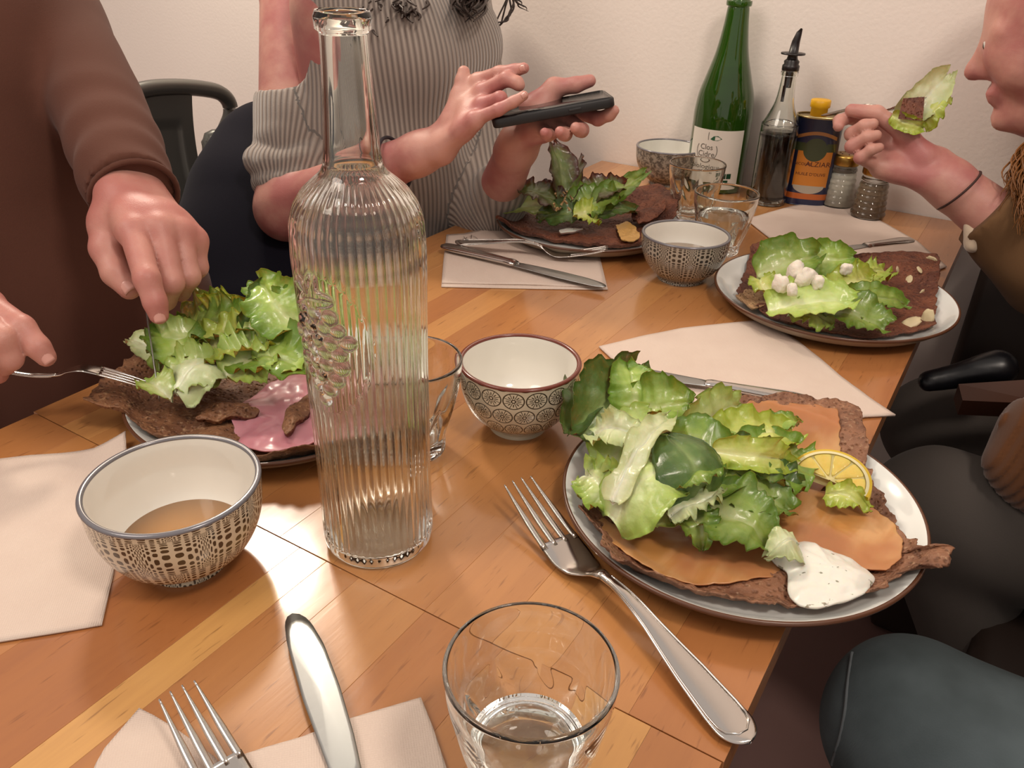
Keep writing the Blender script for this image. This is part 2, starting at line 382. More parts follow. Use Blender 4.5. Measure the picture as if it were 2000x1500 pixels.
def tumbler(label, xy, R=.0415, H=.086, rb=.027, water=None, rz=0):
    t = thing('tumbler', label, 'glass', (xy[0], xy[1], T), rz)
    def rf(r, z, a):
        k = 9; q = (a % (2 * PI / k)) - PI / k; fac = math.cos(PI / k) / math.cos(q)
        arch = .055 - .018 * abs(q) / (PI / k)
        s = np.clip((arch - z) / .014, 0, 1); s = s * s * (3 - 2 * s); s = s * np.clip((z - .002) / .004, 0, 1)
        return r * (1 + s * (fac * 1.0 - 1 - .012 * (1 - (q / (PI / k)) ** 2)))
    outer = spl([(rb - .003, 0), (rb, .0022), (rb * 1.04, .012), (R * .83, H * .42), (R * .89, H * .60), (R * .965, H * .80), (R, H - .001)], 60)
    inner = spl([(R - .0008, H + .0003), (R - .0024, H - .0015), (R * .965 - .0024, H * .80), (R * .86 - .0028, H * .55), (rb * 1.0, .024), (rb * .80, .0125), (0, .011)], 44)
    prof = np.vstack([[[0, .003]], [[rb * .7, .002]], outer, inner]); ko = 2 + len(outer)
    def rf2(r, z, a):
        o = rf(r, z, a); o[ko:] = r[ko:]; return o
    V, F, uv = lathe(prof, 180, rf2); mesh('tumbler_body', V, F, m_glass, t)
    if water:
        r = np.interp(water, [.0125, .024, H * .55], [rb * .80, rb, R * .86 - .0028])
        pr_ = [(0, .0110), (rb * .80, .0124)] + ([(rb, .0239)] if water > .026 else []) + [(r - .0002, water - .0005), (r - .0006, water), (0, water)]
        V, F, uv = lathe(pr_, 90); o = mesh('water', V, F, m_water); o.location = (xy[0], xy[1], T); return t, o
    return t, None
_, wt = tumbler('faceted tumbler with a little water in the front foreground', (-.1275, .2310), .0405, .086, .0262, .034, .2)
tag(wt, 'little water in the foreground tumbler', 'water')
tumbler('faceted tumbler half hidden behind the carafe', (-.3640, .4400), .0410, .084, .0265, None, .1)
_, wt = tumbler('faceted tumbler of water behind the dotted bowl', (-.3215, 1.0480), .0420, .082, .0265, .052, .3)
tag(wt, 'water in the tumbler behind the dotted bowl', 'water')
tumbler('faceted tumbler in front of the green bottle label', (-.4050, 1.1600), .0410, .084, .0265, None, .0)

# ---------------------------------------------------------------- carafe with ribs and a grape relief
def carafe():
    t = thing('carafe', 'tall clear ribbed glass carafe with moulded grapes in the centre', 'carafe', (-.3145, .3385, T))
    zs = np.r_[np.linspace(.010, .122, 22), np.linspace(.1225, .207, 130), np.linspace(.2085, .262, 40), np.linspace(.264, .329, 12), np.linspace(.3295, .3405, 12)]
    rz_ = np.array([(0.0, .0345), (.003, .0368), (.010, .0378), (.066, .0375), (.144, .0380), (.19, .0389), (.212, .0393), (.231, .0384), (.241, .0352), (.249, .0298), (.2545, .0235), (.2585, .0187), (.2625, .0166), (.268, .0157), (.298, .0137), (.322, .0126), (.3300, .0126), (.3315, .0146), (.3375, .0150), (.3405, .0138)])
    ro = np.interp(zs, rz_[:, 1 - 1], rz_[:, 1])
    k = np.exp(-np.linspace(-2, 2, 5) ** 2); k /= k.sum(); ro[5:-26] = np.convolve(ro, k, 'same')[5:-26]
    outer = np.r_[[(0, .0045), (.012, .004), (.028, .0012), (.0335, .0002), (.0352, .0012), (.0368, .004)], np.c_[ro, zs]]
    zi = np.array([(.0119, .340), (.0100, .334), (.0101, .325), (.0112, .298), (.0132, .268), (.0142, .262), (.0165, .2565), (.0205, .2525), (.0268, .247), (.0322, .240), (.0354, .230), (.0362, .212), (.0358, .19), (.0350, .144), (.0346, .066), (.0346, .016), (.0320, .0095), (.020, .0105), (0, .013)])
    inner = spl(zi, 70); prof = np.vstack([outer, inner]); ko = len(outer); a0 = math.radians(-90); zc = .166
    gr = []
    rnd = random.Random(2)
    for r_, nn in enumerate((3, 4, 5, 4, 4, 3, 2, 1)):
        for i in range(nn): gr.append(((i - (nn - 1) / 2) * .0088 + rnd.uniform(-.001, .001), zc + .020 - r_ * .0078 + rnd.uniform(-.001, .001), rnd.uniform(.0046, .0054)))
    def rf(r, z, a):
        o = r.copy(); zz = z[:ko]; da = (a - a0 + PI) % (2 * PI) - PI; s = da * .038
        amp = .00085 * np.clip((zz - .010) / .006, 0, 1) * np.clip((.2575 - zz) / .006, 0, 1)
        m = (s / .030) ** 2 + ((zz - zc) / .044) ** 2; amp = amp * np.clip((m - 1) * 4, 0, 1)
        rib = abs(math.cos(a * 24)) ** .8; d = amp * (rib - 1)
        if abs(s) < .032:
            h = np.zeros_like(zz)
            for (gs, gz, gr_) in gr:
                q = 1 - ((s - gs) ** 2 + (zz - gz) ** 2) / gr_ ** 2
                h = np.maximum(h, np.sqrt(np.clip(q, 0, 1)) * .0022)
            # vine leaf over the bunch with lobes and veins
            lx, lz = s + .004, zz - (zc + .030); th = np.arctan2(lz, lx); rr = np.hypot(lx, lz)
            lob = .013 * (1 + .28 * np.cos(5 * th)); lf = np.clip((lob - rr) / .0015, 0, 1)
            h = np.maximum(h, lf * (.0014 - .0005 * (np.abs(np.sin(2.5 * th)) < .16)))
            d = d + h * np.clip((1.05 - m) * 8, 0, 1)
        o[:ko] = o[:ko] + d; return o
    V, F, uv = lathe(prof, 384, rf); mesh('carafe_body', V, F, m_glass, t); return t
carafe()

# ---------------------------------------------------------------- cutlery
def fork_parts(L=.2):
    k = L / .2; sp = spl([(0.0, .019), (.022, .0120), (.050, .0050), (.066, .0030), (.078, .0065), (.090, .0125), (.115, .0140), (.150, .0085), (.185, .0035), (.2, .0030)], 60)
    zf = lambda x: np.interp(x, sp[:, 0], sp[:, 1]); R_ = {}
    xs = np.linspace(.046, .092, 16); wd = np.interp(xs, [.046, .06, .072, .082, .092], [.0128, .0128, .0108, .0056, .0033])
    R_['head'] = tube(np.c_[xs, xs * 0, zf(xs)], 0, 12, [(w_, .0010 + .0008 * (x > .085)) for w_, x in zip(wd, xs)])
    xs = np.r_[np.linspace(.088, .187, 34), .188 + .012 * np.sin(np.linspace(.02, 1, 14) * PI / 2)]; wd = np.interp(xs, [.088, .10, .13, .16, .182, .190, .2], [.0034, .0032, .0052, .0088, .0106, .0106, .0106]) * np.sqrt(np.clip(1 - (np.clip(xs - .188, 0, .01195) / .012) ** 2, 0, 1))
    hd = tube(np.c_[xs, xs * 0, zf(xs)], 0, 16, [(w_, .0014 + .0005 * (x < .11)) for w_, x in zip(wd, xs)])
    R_['handle'] = hd
    # raised border line along the handle
    xs = np.linspace(.094, .195, 30); w_ = np.interp(xs, [.094, .13, .16, .182, .189, .1925, .195], [.0022, .0042, .0076, .0090, .0086, .0066, .0025])
    l1 = np.c_[xs, w_, zf(xs) + .00135]; l2 = np.c_[xs, -w_, zf(xs) + .00135]
    R_['border'] = join([tube(np.vstack([l1, l2[::-1]]), .00055, 6)])
    R_['tines'] = []
    for j in range(4):
        y0 = (-.0106, -.0036, .0036, .0106)[j]; xs = np.linspace(0.0 + .001 * (j in (0, 3)), .050, 14); ys = y0 * (.88 + .12 * xs / .05)
        R_['tines'].append(tube(np.c_[xs, ys, zf(xs)], 0, 8, [(.0005 + .0016 * min(1, x / .03), .0006 + .0006 * min(1, x / .02)) for x in xs]))
    for q in ('head', 'handle', 'border'): R_[q] = (R_[q][0] * k, R_[q][1])
    R_['tines'] = [(v * k, f) for v, f in R_['tines']]; return R_
def fork(label, m, L=.2, group=None):
    t = thing('fork', label, 'fork', (0, 0, 0), 0, group); t.matrix_world = m; p = fork_parts(L)
    mesh('fork_head', *p['head'], m_steel, t); h = mesh('handle', *p['handle'], m_steel, t); mesh('handle_border', *p['border'], m_steel, h)
    for q in p['tines']: mesh('tine', *q, m_steel, t)
    return t
def knife(label, m, L=.215, flip=1, onedge=False, serr=False):
    k = L / .215; t = thing('table_knife', label, 'knife'); t.matrix_world = m
    o = [(0.0, .0015), (.004, -.0035), (.012, -.0068), (.03, -.0094), (.06, -.0098), (.09, -.0085), (.112, -.0062), (.118, -.0045), (.118, .0045), (.112, .0062), (.06, .0085), (.02, .0078), (.006, .0058)]
    o = [(x * k, y * k * flip) for x, y in o]
    V, F, _ = slab(o, lambda x, y, s: .0042 + .0008 * (1 - s), .0015, 4, .004, smooth=1); 
    if flip < 0: F = [f[::-1] for f in F]
    mesh('blade', V, F, m_blade, t)
    xs = np.linspace(.112, .215, 40); wd = np.interp(xs, [.112, .116, .119, .124, .16, .195, .207, .213, .215], [.0050, .0068, .0068, .0058, .0072, .0092, .0088, .0055, .001])
    hh = np.interp(xs, [.112, .118, .13, .19, .21, .215], [.0022, .0036, .0036, .0040, .0030, .0008])
    V, F = tube(np.c_[xs, xs * 0, np.full(40, .0045)], 0, 16, list(zip(wd, hh))); h = mesh('handle', V * k, F, m_steel, t)
    xs = np.linspace(.128, .208, 24); w_ = np.interp(xs, [.128, .195, .205, .208], [.0030, .0062, .0052, .003]); zt = np.interp(xs, [.118, .13, .19, .21], [.0036, .0036, .0040, .0030]) + .0040
    V, F = tube(np.vstack([np.c_[xs, w_, zt - .0006], np.c_[xs, -w_, zt - .0006][::-1]]), .0005, 6); mesh('handle_border', V * k, F, m_steel, h)
    return t
def put(a, b, up=(0, 0, 1)): return frame(a, b, up)
def pxm(x0, y0, z0, x1, y1, z1, up=(0, 0, 1)): a, b = P(x0, y0, z0), P(x1, y1, z1); return frame(a, b, up), (b - a).length
m, L = pxm(1008, 985, 0.001, 1464, 1458, 0.001); fork('large fork lying on bare wood left of the salmon plate', m, L)
m, L = pxm(356, 1392, .004, 424, 1500, .004); fork('fork with only its tines showing on the bottom edge napkin', m, .2)
m, L = pxm(574, 1202, .003, 672, 1500, .003, (.16, -.16, 1)); knife('broad-bladed knife on the bottom edge napkin', m, .245, -1)
m, L = pxm(1160, 718, .004, 1590, 792, .004); knife('knife with shiny handle on the napkin behind the salad', m, L, 1)
m, L = pxm(1187, 566, .0045, 862, 486, .0045); knife('knife crossing a fork on the back left napkin', m, L, 1)
m, L = pxm(1184, 512, .0045, 889, 476, .0120); fork('fork lying against a knife on the back left napkin', m, L)
m, L = pxm(1575, 500, .040, 1780, 474, .026); knife('knife resting across the rim of the goat cheese plate', m, .2, 1)

# ---------------------------------------------------------------- napkins
def m_nap(name, col):
    n = NM(name, .9); v = n.tc('Object'); x, y, z = n.xyz(n.tc('Object', (1, 1, 1)))
    k = ((x * 3300).sin() * (y * 3300).sin()); g = n.noise(v, 30, 3)
    n.color(n.mix(g, srgb(col), srgb('#d6c5b8'))); return n.bump(k, .35, .0004).m
m_napkin = m_nap('embossed_paper', '#cbb7aa')
def napkin(label, polys, th=.0012, curl=None):
    parts = []
    for out, z0 in polys:
        w_ = [P(x, y, z0) for x, y in out]; zb = T + z0
        def zt(x, y, s, zb=zb):
            z = zb + .0008 * fbm(x, y, zb, 14) * s + .0006
            if curl:
                for (cx, cy, rr, hh) in curl: z += hh * max(0, 1 - math.hypot(x - cx, y - cy) / rr) ** 2
            return max(z, T + th + .0004)
        V, F, _ = slab(w_, zt, th, 10, .008, edge_drop=1); parts.append((V, F))
    V, F = join(parts); c = V.mean(0); loc = (c[0], c[1], T)
    return tag(mesh('paper_napkin', V, F, m_napkin, loc=loc, smooth=True), label, 'napkin')
c1 = P(250, 864, .0)
nap1 = napkin('blank beige napkin on the left edge beside the foreground bowl', [([(-90, 912), (0, 897), (60, 890), (120, 886), (185, 880), (250, 862), (247, 920), (222, 1120), (199, 1221), (100, 1238), (0, 1254), (-100, 1272)], .0012)], .0012, [(c1.x, c1.y, .05, .010)])
napkin('folded beige napkin on the bottom edge under fork and knife', [([(272, 1384), (300, 1398), (345, 1425), (420, 1480), (470, 1540), (520, 1640), (150, 1640), (160, 1560), (188, 1492), (205, 1462)], .001), ([(436, 1487), (520, 1460), (590, 1440), (680, 1405), (822, 1363), (845, 1420), (872, 1500), (905, 1620), (500, 1640), (455, 1530)], .0026)], .0012)
nap3 = napkin('square beige napkin under the crossed knife and fork in the back', [([(872, 459), (905, 457), (940, 449), (985, 437), (1060, 446), (1160, 456), (1172, 505), (1187, 566), (1140, 566), (1060, 565), (960, 563), (862, 561), (866, 510)], .0006), ([(874, 460), (905, 458), (940, 450), (985, 438), (1060, 447), (1159, 457), (1170, 505), (1183, 562), (1060, 557), (863, 553), (867, 510)], .0022)], .0011)
nap4 = napkin('large beige napkin between the salmon and goat cheese plates', [([(1170, 677), (1250, 658), (1330, 642), (1420, 632), (1498, 625), (1560, 668), (1640, 733), (1700, 778), (1749, 811), (1690, 814), (1640, 826), (1560, 845), (1400, 820), (1300, 790), (1232, 735)], .0020)], .0018)
nap5 = napkin('beige napkin before the salt shaker at the back right', [([(1456, 428), (1500, 416), (1550, 402), (1600, 393), (1655, 398), (1720, 432), (1790, 470), (1849, 521), (1800, 540), (1700, 530), (1600, 530), (1520, 478)], .0016)], .0014)
m_ink = plain('dark_ink', '#4c4038', .8)
def squiggle(owner, cx, cy, sc, strokes, z):
    parts = []
    for st in strokes:
        p = spl(st, 8 * len(st)); w_ = np.array([P(cx + x * sc, cy + y * sc, z)[:] for x, y in p])
        V, F = ribbon(w_, .0007); V[:, 2] = T + z; parts.append((V, F))
    V, F = join(parts); V = V - np.array(owner.location); o = mesh('printed_mark', V, F, m_ink, owner, smooth=False); return o
squiggle(nap4, 1655, 795, .09, [[(10, 40), (-60, -10), (-200, -20), (-240, 20), (-180, 60), (0, 62), (80, 70)], [(-20, 5), (40, 30), (30, 60)], [(60, -30), (90, 10), (120, 30), (150, 45)], [(40, -60), (70, -20), (60, 20)], [(110, 0), (150, 30), (200, 36)]], .0036)
squiggle(nap3, 919, 465, .11, [[(-30, -30), (40, -40), (120, 10), (60, 40), (-20, 30)], [(20, -60), (10, 0), (0, 30)], [(-120, -30), (-90, 10), (-60, 30)], [(-60, -20), (-100, 30)], [(-140, 10), (-80, 0)]], .0042)

# ---------------------------------------------------------------- bottles and shakers against the wall
m_green = NM('green_bottle_glass', .04, Transmission_Weight=.55, IOR=1.5, Coat_Weight=.5).color(srgb('#2f5c12')).m
m_label = NM('label_paper', .65); m_label.color(srgb('#d6cfc4')); m_label = m_label.m
def wrap(V, R, ac, zc): # flat drawing onto a cylinder of radius R, centred at angle ac
    V = np.asarray(V); a = ac + V[:, 0] / R; return np.c_[R * np.cos(a), R * np.sin(a), zc + V[:, 1]]
def cider():
    t = thing('cider_bottle', 'tall green glass bottle with a white label by the wall', 'bottle', (-.4386, 1.3460, T))
    o = spl([(0, .004), (.038, .001), (.0455, .004), (.0468, .012), (.0470, .100), (.0466, .126), (.0432, .152), (.0362, .176), (.0255, .213), (.0193, .250), (.0168, .275), (.0162, .279), (.0190, .2805), (.0192, .287), (.0162, .2885), (.0152, .298), (.0145, .300)], 110)
    V, F, uv = lathe(o, 96); mesh('bottle_body', V, F, m_green, t)
    V, F, uv = lathe(spl([(0, .006), (.040, .006), (.0440, .012), (.0442, .10), (.0436, .126), (.0404, .150), (.034, .172), (.030, .185), (0, .186)], 50), 64)
    mesh('cider_inside', V, F, NM('dark_green_cider', .1, Transmission_Weight=.3).color(srgb('#223b0c')).m, t)
    ac = math.radians(-79); R = .0473; hw = math.radians(57) * R
    xs = np.linspace(-hw, hw, 41); V = np.array([(x, y, 0) for x in xs for y in np.linspace(-.046, .046, 5)]); V = wrap(V, R, ac, .057)
    V[:, 2] += 0; lb = mesh('label', V, grid_faces(41, 5), m_label, t)
    R2 = R + .0003; g = plain('label_green', '#24583a', .6); dk = plain('label_grey', '#5b554d', .6)
    a = np.linspace(math.radians(150), math.radians(390), 40); arc = np.c_[.0175 * np.cos(a) - .013, .0175 * np.sin(a) + .013, a * 0]
    parts = [ribbon(arc, .0010), ribbon([(-.012, .030, 0), (-.0125, .036, 0), (-.012, .042, 0)], .0009)]
    for s, sz, x, y in (('Clos', .0118, -.0135, .0185), ('Cidre', .0125, -.013, .0075), ('biologique', .0135, -.010, -.0125), ('cidre brut', .0070, -.009, -.0205)):
        v, f = text_mesh(s, sz); parts.append((v + np.array([x, y, 0]), f))
    V, F = join(parts); mesh('label_print', wrap(V, R2, ac, .057), F, dk, lb, smooth=False)
    leaf = [(-.009, .0315), (-.004, .0365), (.003, .0375), (.010, .0330), (.003, .0300), (-.004, .0300)]
    parts = [(np.array([(x, y, 0) for x, y in leaf]), [tuple(range(6))])]
    for (x, y) in ((.020, -.026), (.029, -.026), (.0245, -.0365)):
        v, f = box(x - .004, x + .004, y - .0042, y + .0042, 0, 0.00001); parts.append((v, [f[5]] if False else f))
    V, F = join(parts); mesh('label_leaf', wrap(V, R2, ac, .057), F, g, lb, smooth=False)
cider()
def oil():
    t = thing('oil_bottle', 'dark vinegar bottle with a black pourer beside the green bottle', 'bottle', (-.3370, 1.3160, T))
    V, F, uv = lathe(spl([(0, .003), (.024, .001), (.0275, .004), (.0283, .012), (.0285, .113), (.0268, .124), (.0215, .1355), (.0157, .150), (.0126, .166), (.0108, .191), (.0125, .193), (.0125, .199), (.0110, .200)], 80), 72)
    V2, F2, _ = lathe(spl([(.0098, .200), (.0092, .19), (.0108, .166), (.0137, .150), (.0195, .1335), (.0248, .122), (.0264, .112), (.0262, .012), (.020, .007), (0, .007)], 60), 72)
    VV = np.vstack([V, V2]); k1 = len(V); F = F + [tuple(q + k1 for q in f) for f in F2]
    k = 80; k2 = 60; F += [(i * k + k - 1, ((i + 1) % 72) * k + k - 1, k1 + ((i + 1) % 72) * k2, k1 + i * k2) for i in range(72)]
    mesh('bottle_body', VV, F, m_glass, t)
    V, F, uv = lathe([(0, .0068), (.020, .0069), (.0263, .012), (.0265, .108), (.0262, .1105), (0, .1108)], 60); mesh('vinegar', V, F, NM('dark_vinegar', .1).color(srgb('#120b09')).m, t)
    blk = plain('black_plastic', '#1b1516', .35); p = mesh('pourer', *join([lathe([(0, .176), (.0052, .176), (.0060, .199), (.0125, .2005), (.0125, .207), (.0105, .209), (.0112, .213), (.0080, .216), (.0066, .222), (.0175, .2225), (.0175, .2245), (.0062, .225), (0, .226)], 28)[:2],
        tube([(0, 0, .222), (.001, 0, .240), (.0035, 0, .252), (.006, 0, .258)], [.0072, .0058, .0040, .0014], 14), tube([(-.004, 0, .178), (-.004, 0, .155)], .0025, 8)]), blk, t)
oil()
def m_tin():
    n = NM('printed_tin', .32, .0, Coat_Weight=.4); x, y, z = n.xyz(n.tc('Object'))
    blue, org, grn, blk = srgb('#1d2547'), srgb('#d8872c'), srgb('#3c4a2a'), srgb('#c0642a')
    wav = ((x * 420).sin() * .0012)
    orange = (x.abs() + wav).lt(.0255) * z.gt(.031) * z.lt(.086); c = n.mix(orange, blue, org)
    lens = ((x * x) / (.0235 ** 2) + ((z - .032) ** 2) * (1 / .012 ** 2)).lt(1) * z.lt(.0325); c = n.mix(lens, c, srgb('#b9b0a0'))
    dark = (z.gt(.078) * z.lt(.098)) * (x.abs().lt(.030)); c = n.mix(dark * (x.abs() - .016).gt(0) * z.gt(.0855), c, grn)
    disc = (((x * x) + (z - .088) ** 2) ** .5).lt(.0175); c = n.mix(disc, c, grn)
    band = z.gt(.011) * z.lt(.020); c = n.mix(band, c, blk)
    arcb = (z - (x * x) * -9 - .1130).abs().lt(.0026) * x.abs().lt(.0285); c = n.mix(arcb, c, srgb('#b57d48'))
    n.color(c); return n.m
def tin():
    t = thing('oil_tin', 'blue and orange oil tin with yellow cap between bottle and shaker', 'tin', (-.2876, 1.3515, T), math.radians(17))
    a = np.linspace(0, 2 * PI, 65)[:-1]; e = 2.6
    ox = .0352 * np.sign(np.cos(a)) * np.abs(np.cos(a)) ** (2 / e); oy = .0215 * np.sign(np.sin(a)) * np.abs(np.sin(a)) ** (2 / e)
    def ringz(zs): return [(z, s) for z, s in zs]
    def body(zs):
        V = np.array([(x * s, y * s, z) for z, s in zs for x, y in zip(ox, oy)]); F = [tuple(f) for f in grid_faces(len(zs), 64, close_v=True)]; F.append(tuple(range(64))[::-1]); F.append(tuple(len(V) - 64 + i for i in range(64))); return V, F
    V, F = body([(.001, .97), (.003, 1.0), (.134, 1.0)]); mesh('tin_body', V, [f[::-1] for f in F], m_tin(), t)
    gold = NM('tin_gold', .25, 1).color(srgb('#b9a678')).m
    V, F = body([(.1335, 1.0), (.1335, 1.02), (.137, 1.02), (.137, .96), (.1355, .95)]); mesh('top_rim', V, [f[::-1] for f in F], gold, t)
    yel = plain('yellow_plastic', '#e2ab15', .4); V, F, _ = lathe([(0, .135), (.0125, .135), (.0125, .147), (.0148, .1485), (.0148, .158), (.0135, .159), (0, .159)], 28); V += [-.004, 0, 0]; mesh('cap', V, F, yel, t)
    R_ = lambda v: np.c_[v[:, 0], -.0218 - .0 * v[:, 0], v[:, 1]]
    parts = []
    for s, sz, z, xo in (('NICOLAS', .0062, .0655, -.0148), ('ALZIARI', .0112, .0660, .0095), ("HUILE D'OLIVE", .0068, .0505, 0)):
        v, f = text_mesh(s, sz); v = v * [1, .95, 1] + np.array([xo, z, 0]); parts.append((v, f))
    v, F = join(parts); y = -.0215 * (1 - np.clip(np.abs(v[:, 0]) / .0352, 0, .999) ** e) ** (1 / e) - .0003
    mesh('print', np.c_[v[:, 0], y, v[:, 1]], F, plain('dark_red_ink', '#4a1d18', .6), t, smooth=False)
tin()
def shaker(name, label, xy, R, H, lid, content, sc=1.0, cap=True):
    t = thing(name, label, 'shaker', (xy[0], xy[1], T))
    pr_ = [(0, .001), (R * .92, .001)]
    for i in range(7):
        z = .004 + i * (H * .72 / 7); r = R * (1 - .035 * i) ; pr_ += [(r * .93, z), (r * 1.0, z + H * .03), (r * 1.0, z + H * .06), (r * .93, z + H * .095)]
    pr_ += [(R * .74, H * .80), (R * .74, H * .84)]
    V, F, _ = lathe(pr_, 56); mesh('jar', V, F, m_glass, t)
    V, F, _ = lathe([(0, .003), (R * .84, .004), (R * .78, H * .40), (R * .68, H * .62), (0, H * .63)], 40); mesh('contents', V, F, content, t)
    V, F, _ = lathe(spl([(R * .78, H * .80), (R * .82, H * .82), (R * .82, H * .93), (R * .74, H * .985), (R * .5, H), (0, H)], 24), 40); cp = mesh('lid', V, F, lid, t)
    parts = [tube([(R * .4 * math.cos(a), R * .4 * math.sin(a), H - .001), (R * .4 * math.cos(a), R * .4 * math.sin(a), H + .0006)], .0011, 8) for a in np.linspace(0, 5.2, 6)]
    mesh('shaker_holes', *join(parts), m_rim_brown, cp)
brass = NM('brass_lid', .28, 1).color(srgb('#b08a48')).m
shaker('salt_shaker', 'ribbed glass salt shaker with brass lid beside the tin', (-.2400, 1.3650), .0255, .083, brass, plain('salt', '#d8d2c4', .9))
shaker('pepper_shaker', 'ribbed glass pepper shaker half hidden by the hand holding food', (-.1860, 1.3300), .0255, .083, brass, plain('ground_pepper', '#8b7661', .9))
# ---------------------------------------------------------------- food materials
def m_galette(name, a='#66412d', b='#906449', c='#b08d6e'):
    n = NM(name, .62); v = n.tc(); k = n.noise(v, 34, 6, .65); p = n.vor(v, 260); p2 = n.noise(v, 240, 3, .6)
    c1 = n.mix(k.sm(.35, .65), srgb(a), srgb(b)); c1 = n.mix(p2.sm(.56, .72) * .6, c1, srgb(c)); c1 = n.mix(p.sm(.0, .35) * -.35 + .35, c1, srgb('#3a2216'))
    n.color(c1); return n.bump(p.sm(0, .5) * .7 + k + p2 * .5, .9, .0022).m
g_salmon = m_galette('buckwheat_crust'); g_right = m_galette('red_brown_buckwheat_crust', '#52281a', '#77432c', '#8f5f45')
g_left = m_galette('light_buckwheat_crust', '#664029', '#8f6343', '#b89570')
def m_meat(name, a, b, c, sc=60, rough=.3, stretch=(1, .25, 1)):
    n = NM(name, rough, Subsurface_Weight=.15, Subsurface_Scale=.01); v = n.tc('Object', stretch); k = n.noise(v, sc, 3, .5, .8); q = n.noise(n.tc(), 18, 3)
    n.color(n.mix(q.sm(.4, .65), n.mix(k.sm(.4, .7), srgb(a), srgb(b)), srgb(c))); return n.bump(k, .25, .0012).m
m_salmon = m_meat('smoked_salmon', '#b98248', '#cb9a68', '#b0744a'); m_ham = m_meat('pink_ham', '#c98a94', '#d79fa6', '#bf7c88', 26)
def m_leaf(name, edge, mid, rib, tip=None):
    n = NM(name, .36, Coat_Weight=.22, Coat_Roughness=.15); n.b.inputs['Subsurface Weight'].default_value = .25; n.b.inputs['Subsurface Scale'].default_value = .004
    a = n.attr('rib').outputs['Fac']; e = n.attr('edge').outputs['Fac']; k = n.noise(n.tc(), 75, 4, .6); r = n.info().outputs['Random']
    A = X(n.nt, a); E_ = X(n.nt, e); c = n.mix((E_ * .8 + (k - .5) * .9).sm(.15, .75), srgb(mid), srgb(edge)); c = n.mix(A, c, srgb(rib))
    if tip: c = n.mix((E_ + (k - .5) * .5).sm(.72, .95), c, srgb(tip))
    h = n.nt.nodes.new('ShaderNodeHueSaturation'); n.nt.links.new(c, h.inputs['Color']); n.nt.links.new((X(n.nt, r) * .35 + .82).v, h.inputs['Value']); n.color(h.outputs[0])
    vv = n.vor(n.tc(), 130); return n.bump(vv * .6 + k, .5, .0018).m
LM = dict(green=m_leaf('green_leaf', '#5f8228', '#8fa84a', '#c4cc94'), pale=m_leaf('pale_leaf', '#9ab252', '#b9c87c', '#dde0b8'), yellow=m_leaf('yellow_leaf', '#96a836', '#bdc464', '#dcdca0'),
          dark=m_leaf('dark_leaf', '#3e5a24', '#567236', '#94a868'), white=m_leaf('heart_leaf', '#bcc58c', '#d5d8ae', '#e4e4cc'), red=m_leaf('red_tipped_leaf', '#4c4424', '#5c7030', '#8d9a5e', '#46281d'))
KIND = dict(green='green', pale='pale', yellow='yellow-green', dark='dark green', white='whitish', red='red-tipped')
def leaf_mesh(L, W, frill=.006, arch=.010, cross=.25, nw=5, seed=0, rib=1.0, jag=.25, nu=34, nv=19, twist=0., blist=.0012):
    rnd = random.Random(seed); ph = [rnd.uniform(0, 6.3) for _ in range(6)]; V = []; A = []; E_ = []
    for i in range(nu):
        s = i / (nu - 1); w_ = W * max(.05, (math.sin(PI * min(1, s ** .75 * .93 + .05)) ** .62)) * (1 + .12 * math.sin(5 * s + ph[0]))
        for j in range(nv):
            v = j / (nv - 1) * 2 - 1; sg = 1 if v > 0 else -1; av = abs(v)
            jg = 1 + jag * av ** 3 * (.7 * noise.noise(Vector((s * 7, sg * 3, seed * 1.7))) + .35 * noise.noise(Vector((s * 22, sg * 3, seed * 1.7))))
            y = v * w_ * jg * .5; x = s * L + av ** 2 * .12 * L * (s - .35)
            if s > .93: x += L * .05 * noise.noise(Vector((v * 4, seed, 2)))
            edge = max(av, (s - .72) / .28 if s > .72 else 0)
            z = arch * math.sin(PI * s) - arch * .3 * s + cross * W * (av ** 2) * .5
            z += frill * edge ** 2.5 * (1.3 * noise.noise(Vector((nw * 1.9 * s, sg * 5.1, seed * 2.3))) + .45 * math.sin(nw * 1.1 * PI * s + ph[2 + (sg > 0)] + 4 * noise.noise(Vector((s * 4, sg, seed)))) + .4 * noise.noise(Vector((nw * 5.5 * s, sg * 2.1 + v, seed * 4.3))))
            z += blist * 2.2 * noise.noise(Vector((x * 70, y * 90, seed * 3.1))) + blist * noise.noise(Vector((x * 190, y * 190, seed * 1.1)))
            z += .006 * noise.noise(Vector((x * 28, y * 32, seed * 5.3))) * (.35 + .65 * av); y += .004 * noise.noise(Vector((x * 40, v * 1.5, seed * 7.7)))
            z -= .0022 * math.exp(-(v / .09) ** 2) * rib
            if twist: a = twist * (s - .5); y, z = y * math.cos(a) - z * math.sin(a), y * math.sin(a) + z * math.cos(a)
            V.append((x, y, z)); A.append(min(1, rib * (math.exp(-(v / (.05 + .22 * (1 - s) ** 2)) ** 2) * (1 - .75 * s) + .35 * math.exp(-(((av * 5 + s * 2.5) % 1 - .5) / .12) ** 2) * (1 - av) * .8))); E_.append(edge)
    V = np.array(V); F = grid_faces(nu, nv); n = len(V); th = .0006 + .0022 * np.array(A) ** 2 * (1 - .8 * np.array(E_))
    V2 = V - np.c_[th * 0, th * 0, th]; F2 = [tuple(q + n for q in f[::-1]) for f in F]
    per = [i * nv for i in range(nu)] + [(nu - 1) * nv + j for j in range(1, nv)] + [i * nv + nv - 1 for i in range(nu - 2, -1, -1)] + [j for j in range(nv - 2, 0, -1)]
    F3 = [(per[i], per[(i + 1) % len(per)], per[(i + 1) % len(per)] + n, per[i] + n) for i in range(len(per))]
    return np.vstack([V, V2]), F + F2 + F3, A + A, E_ + E_
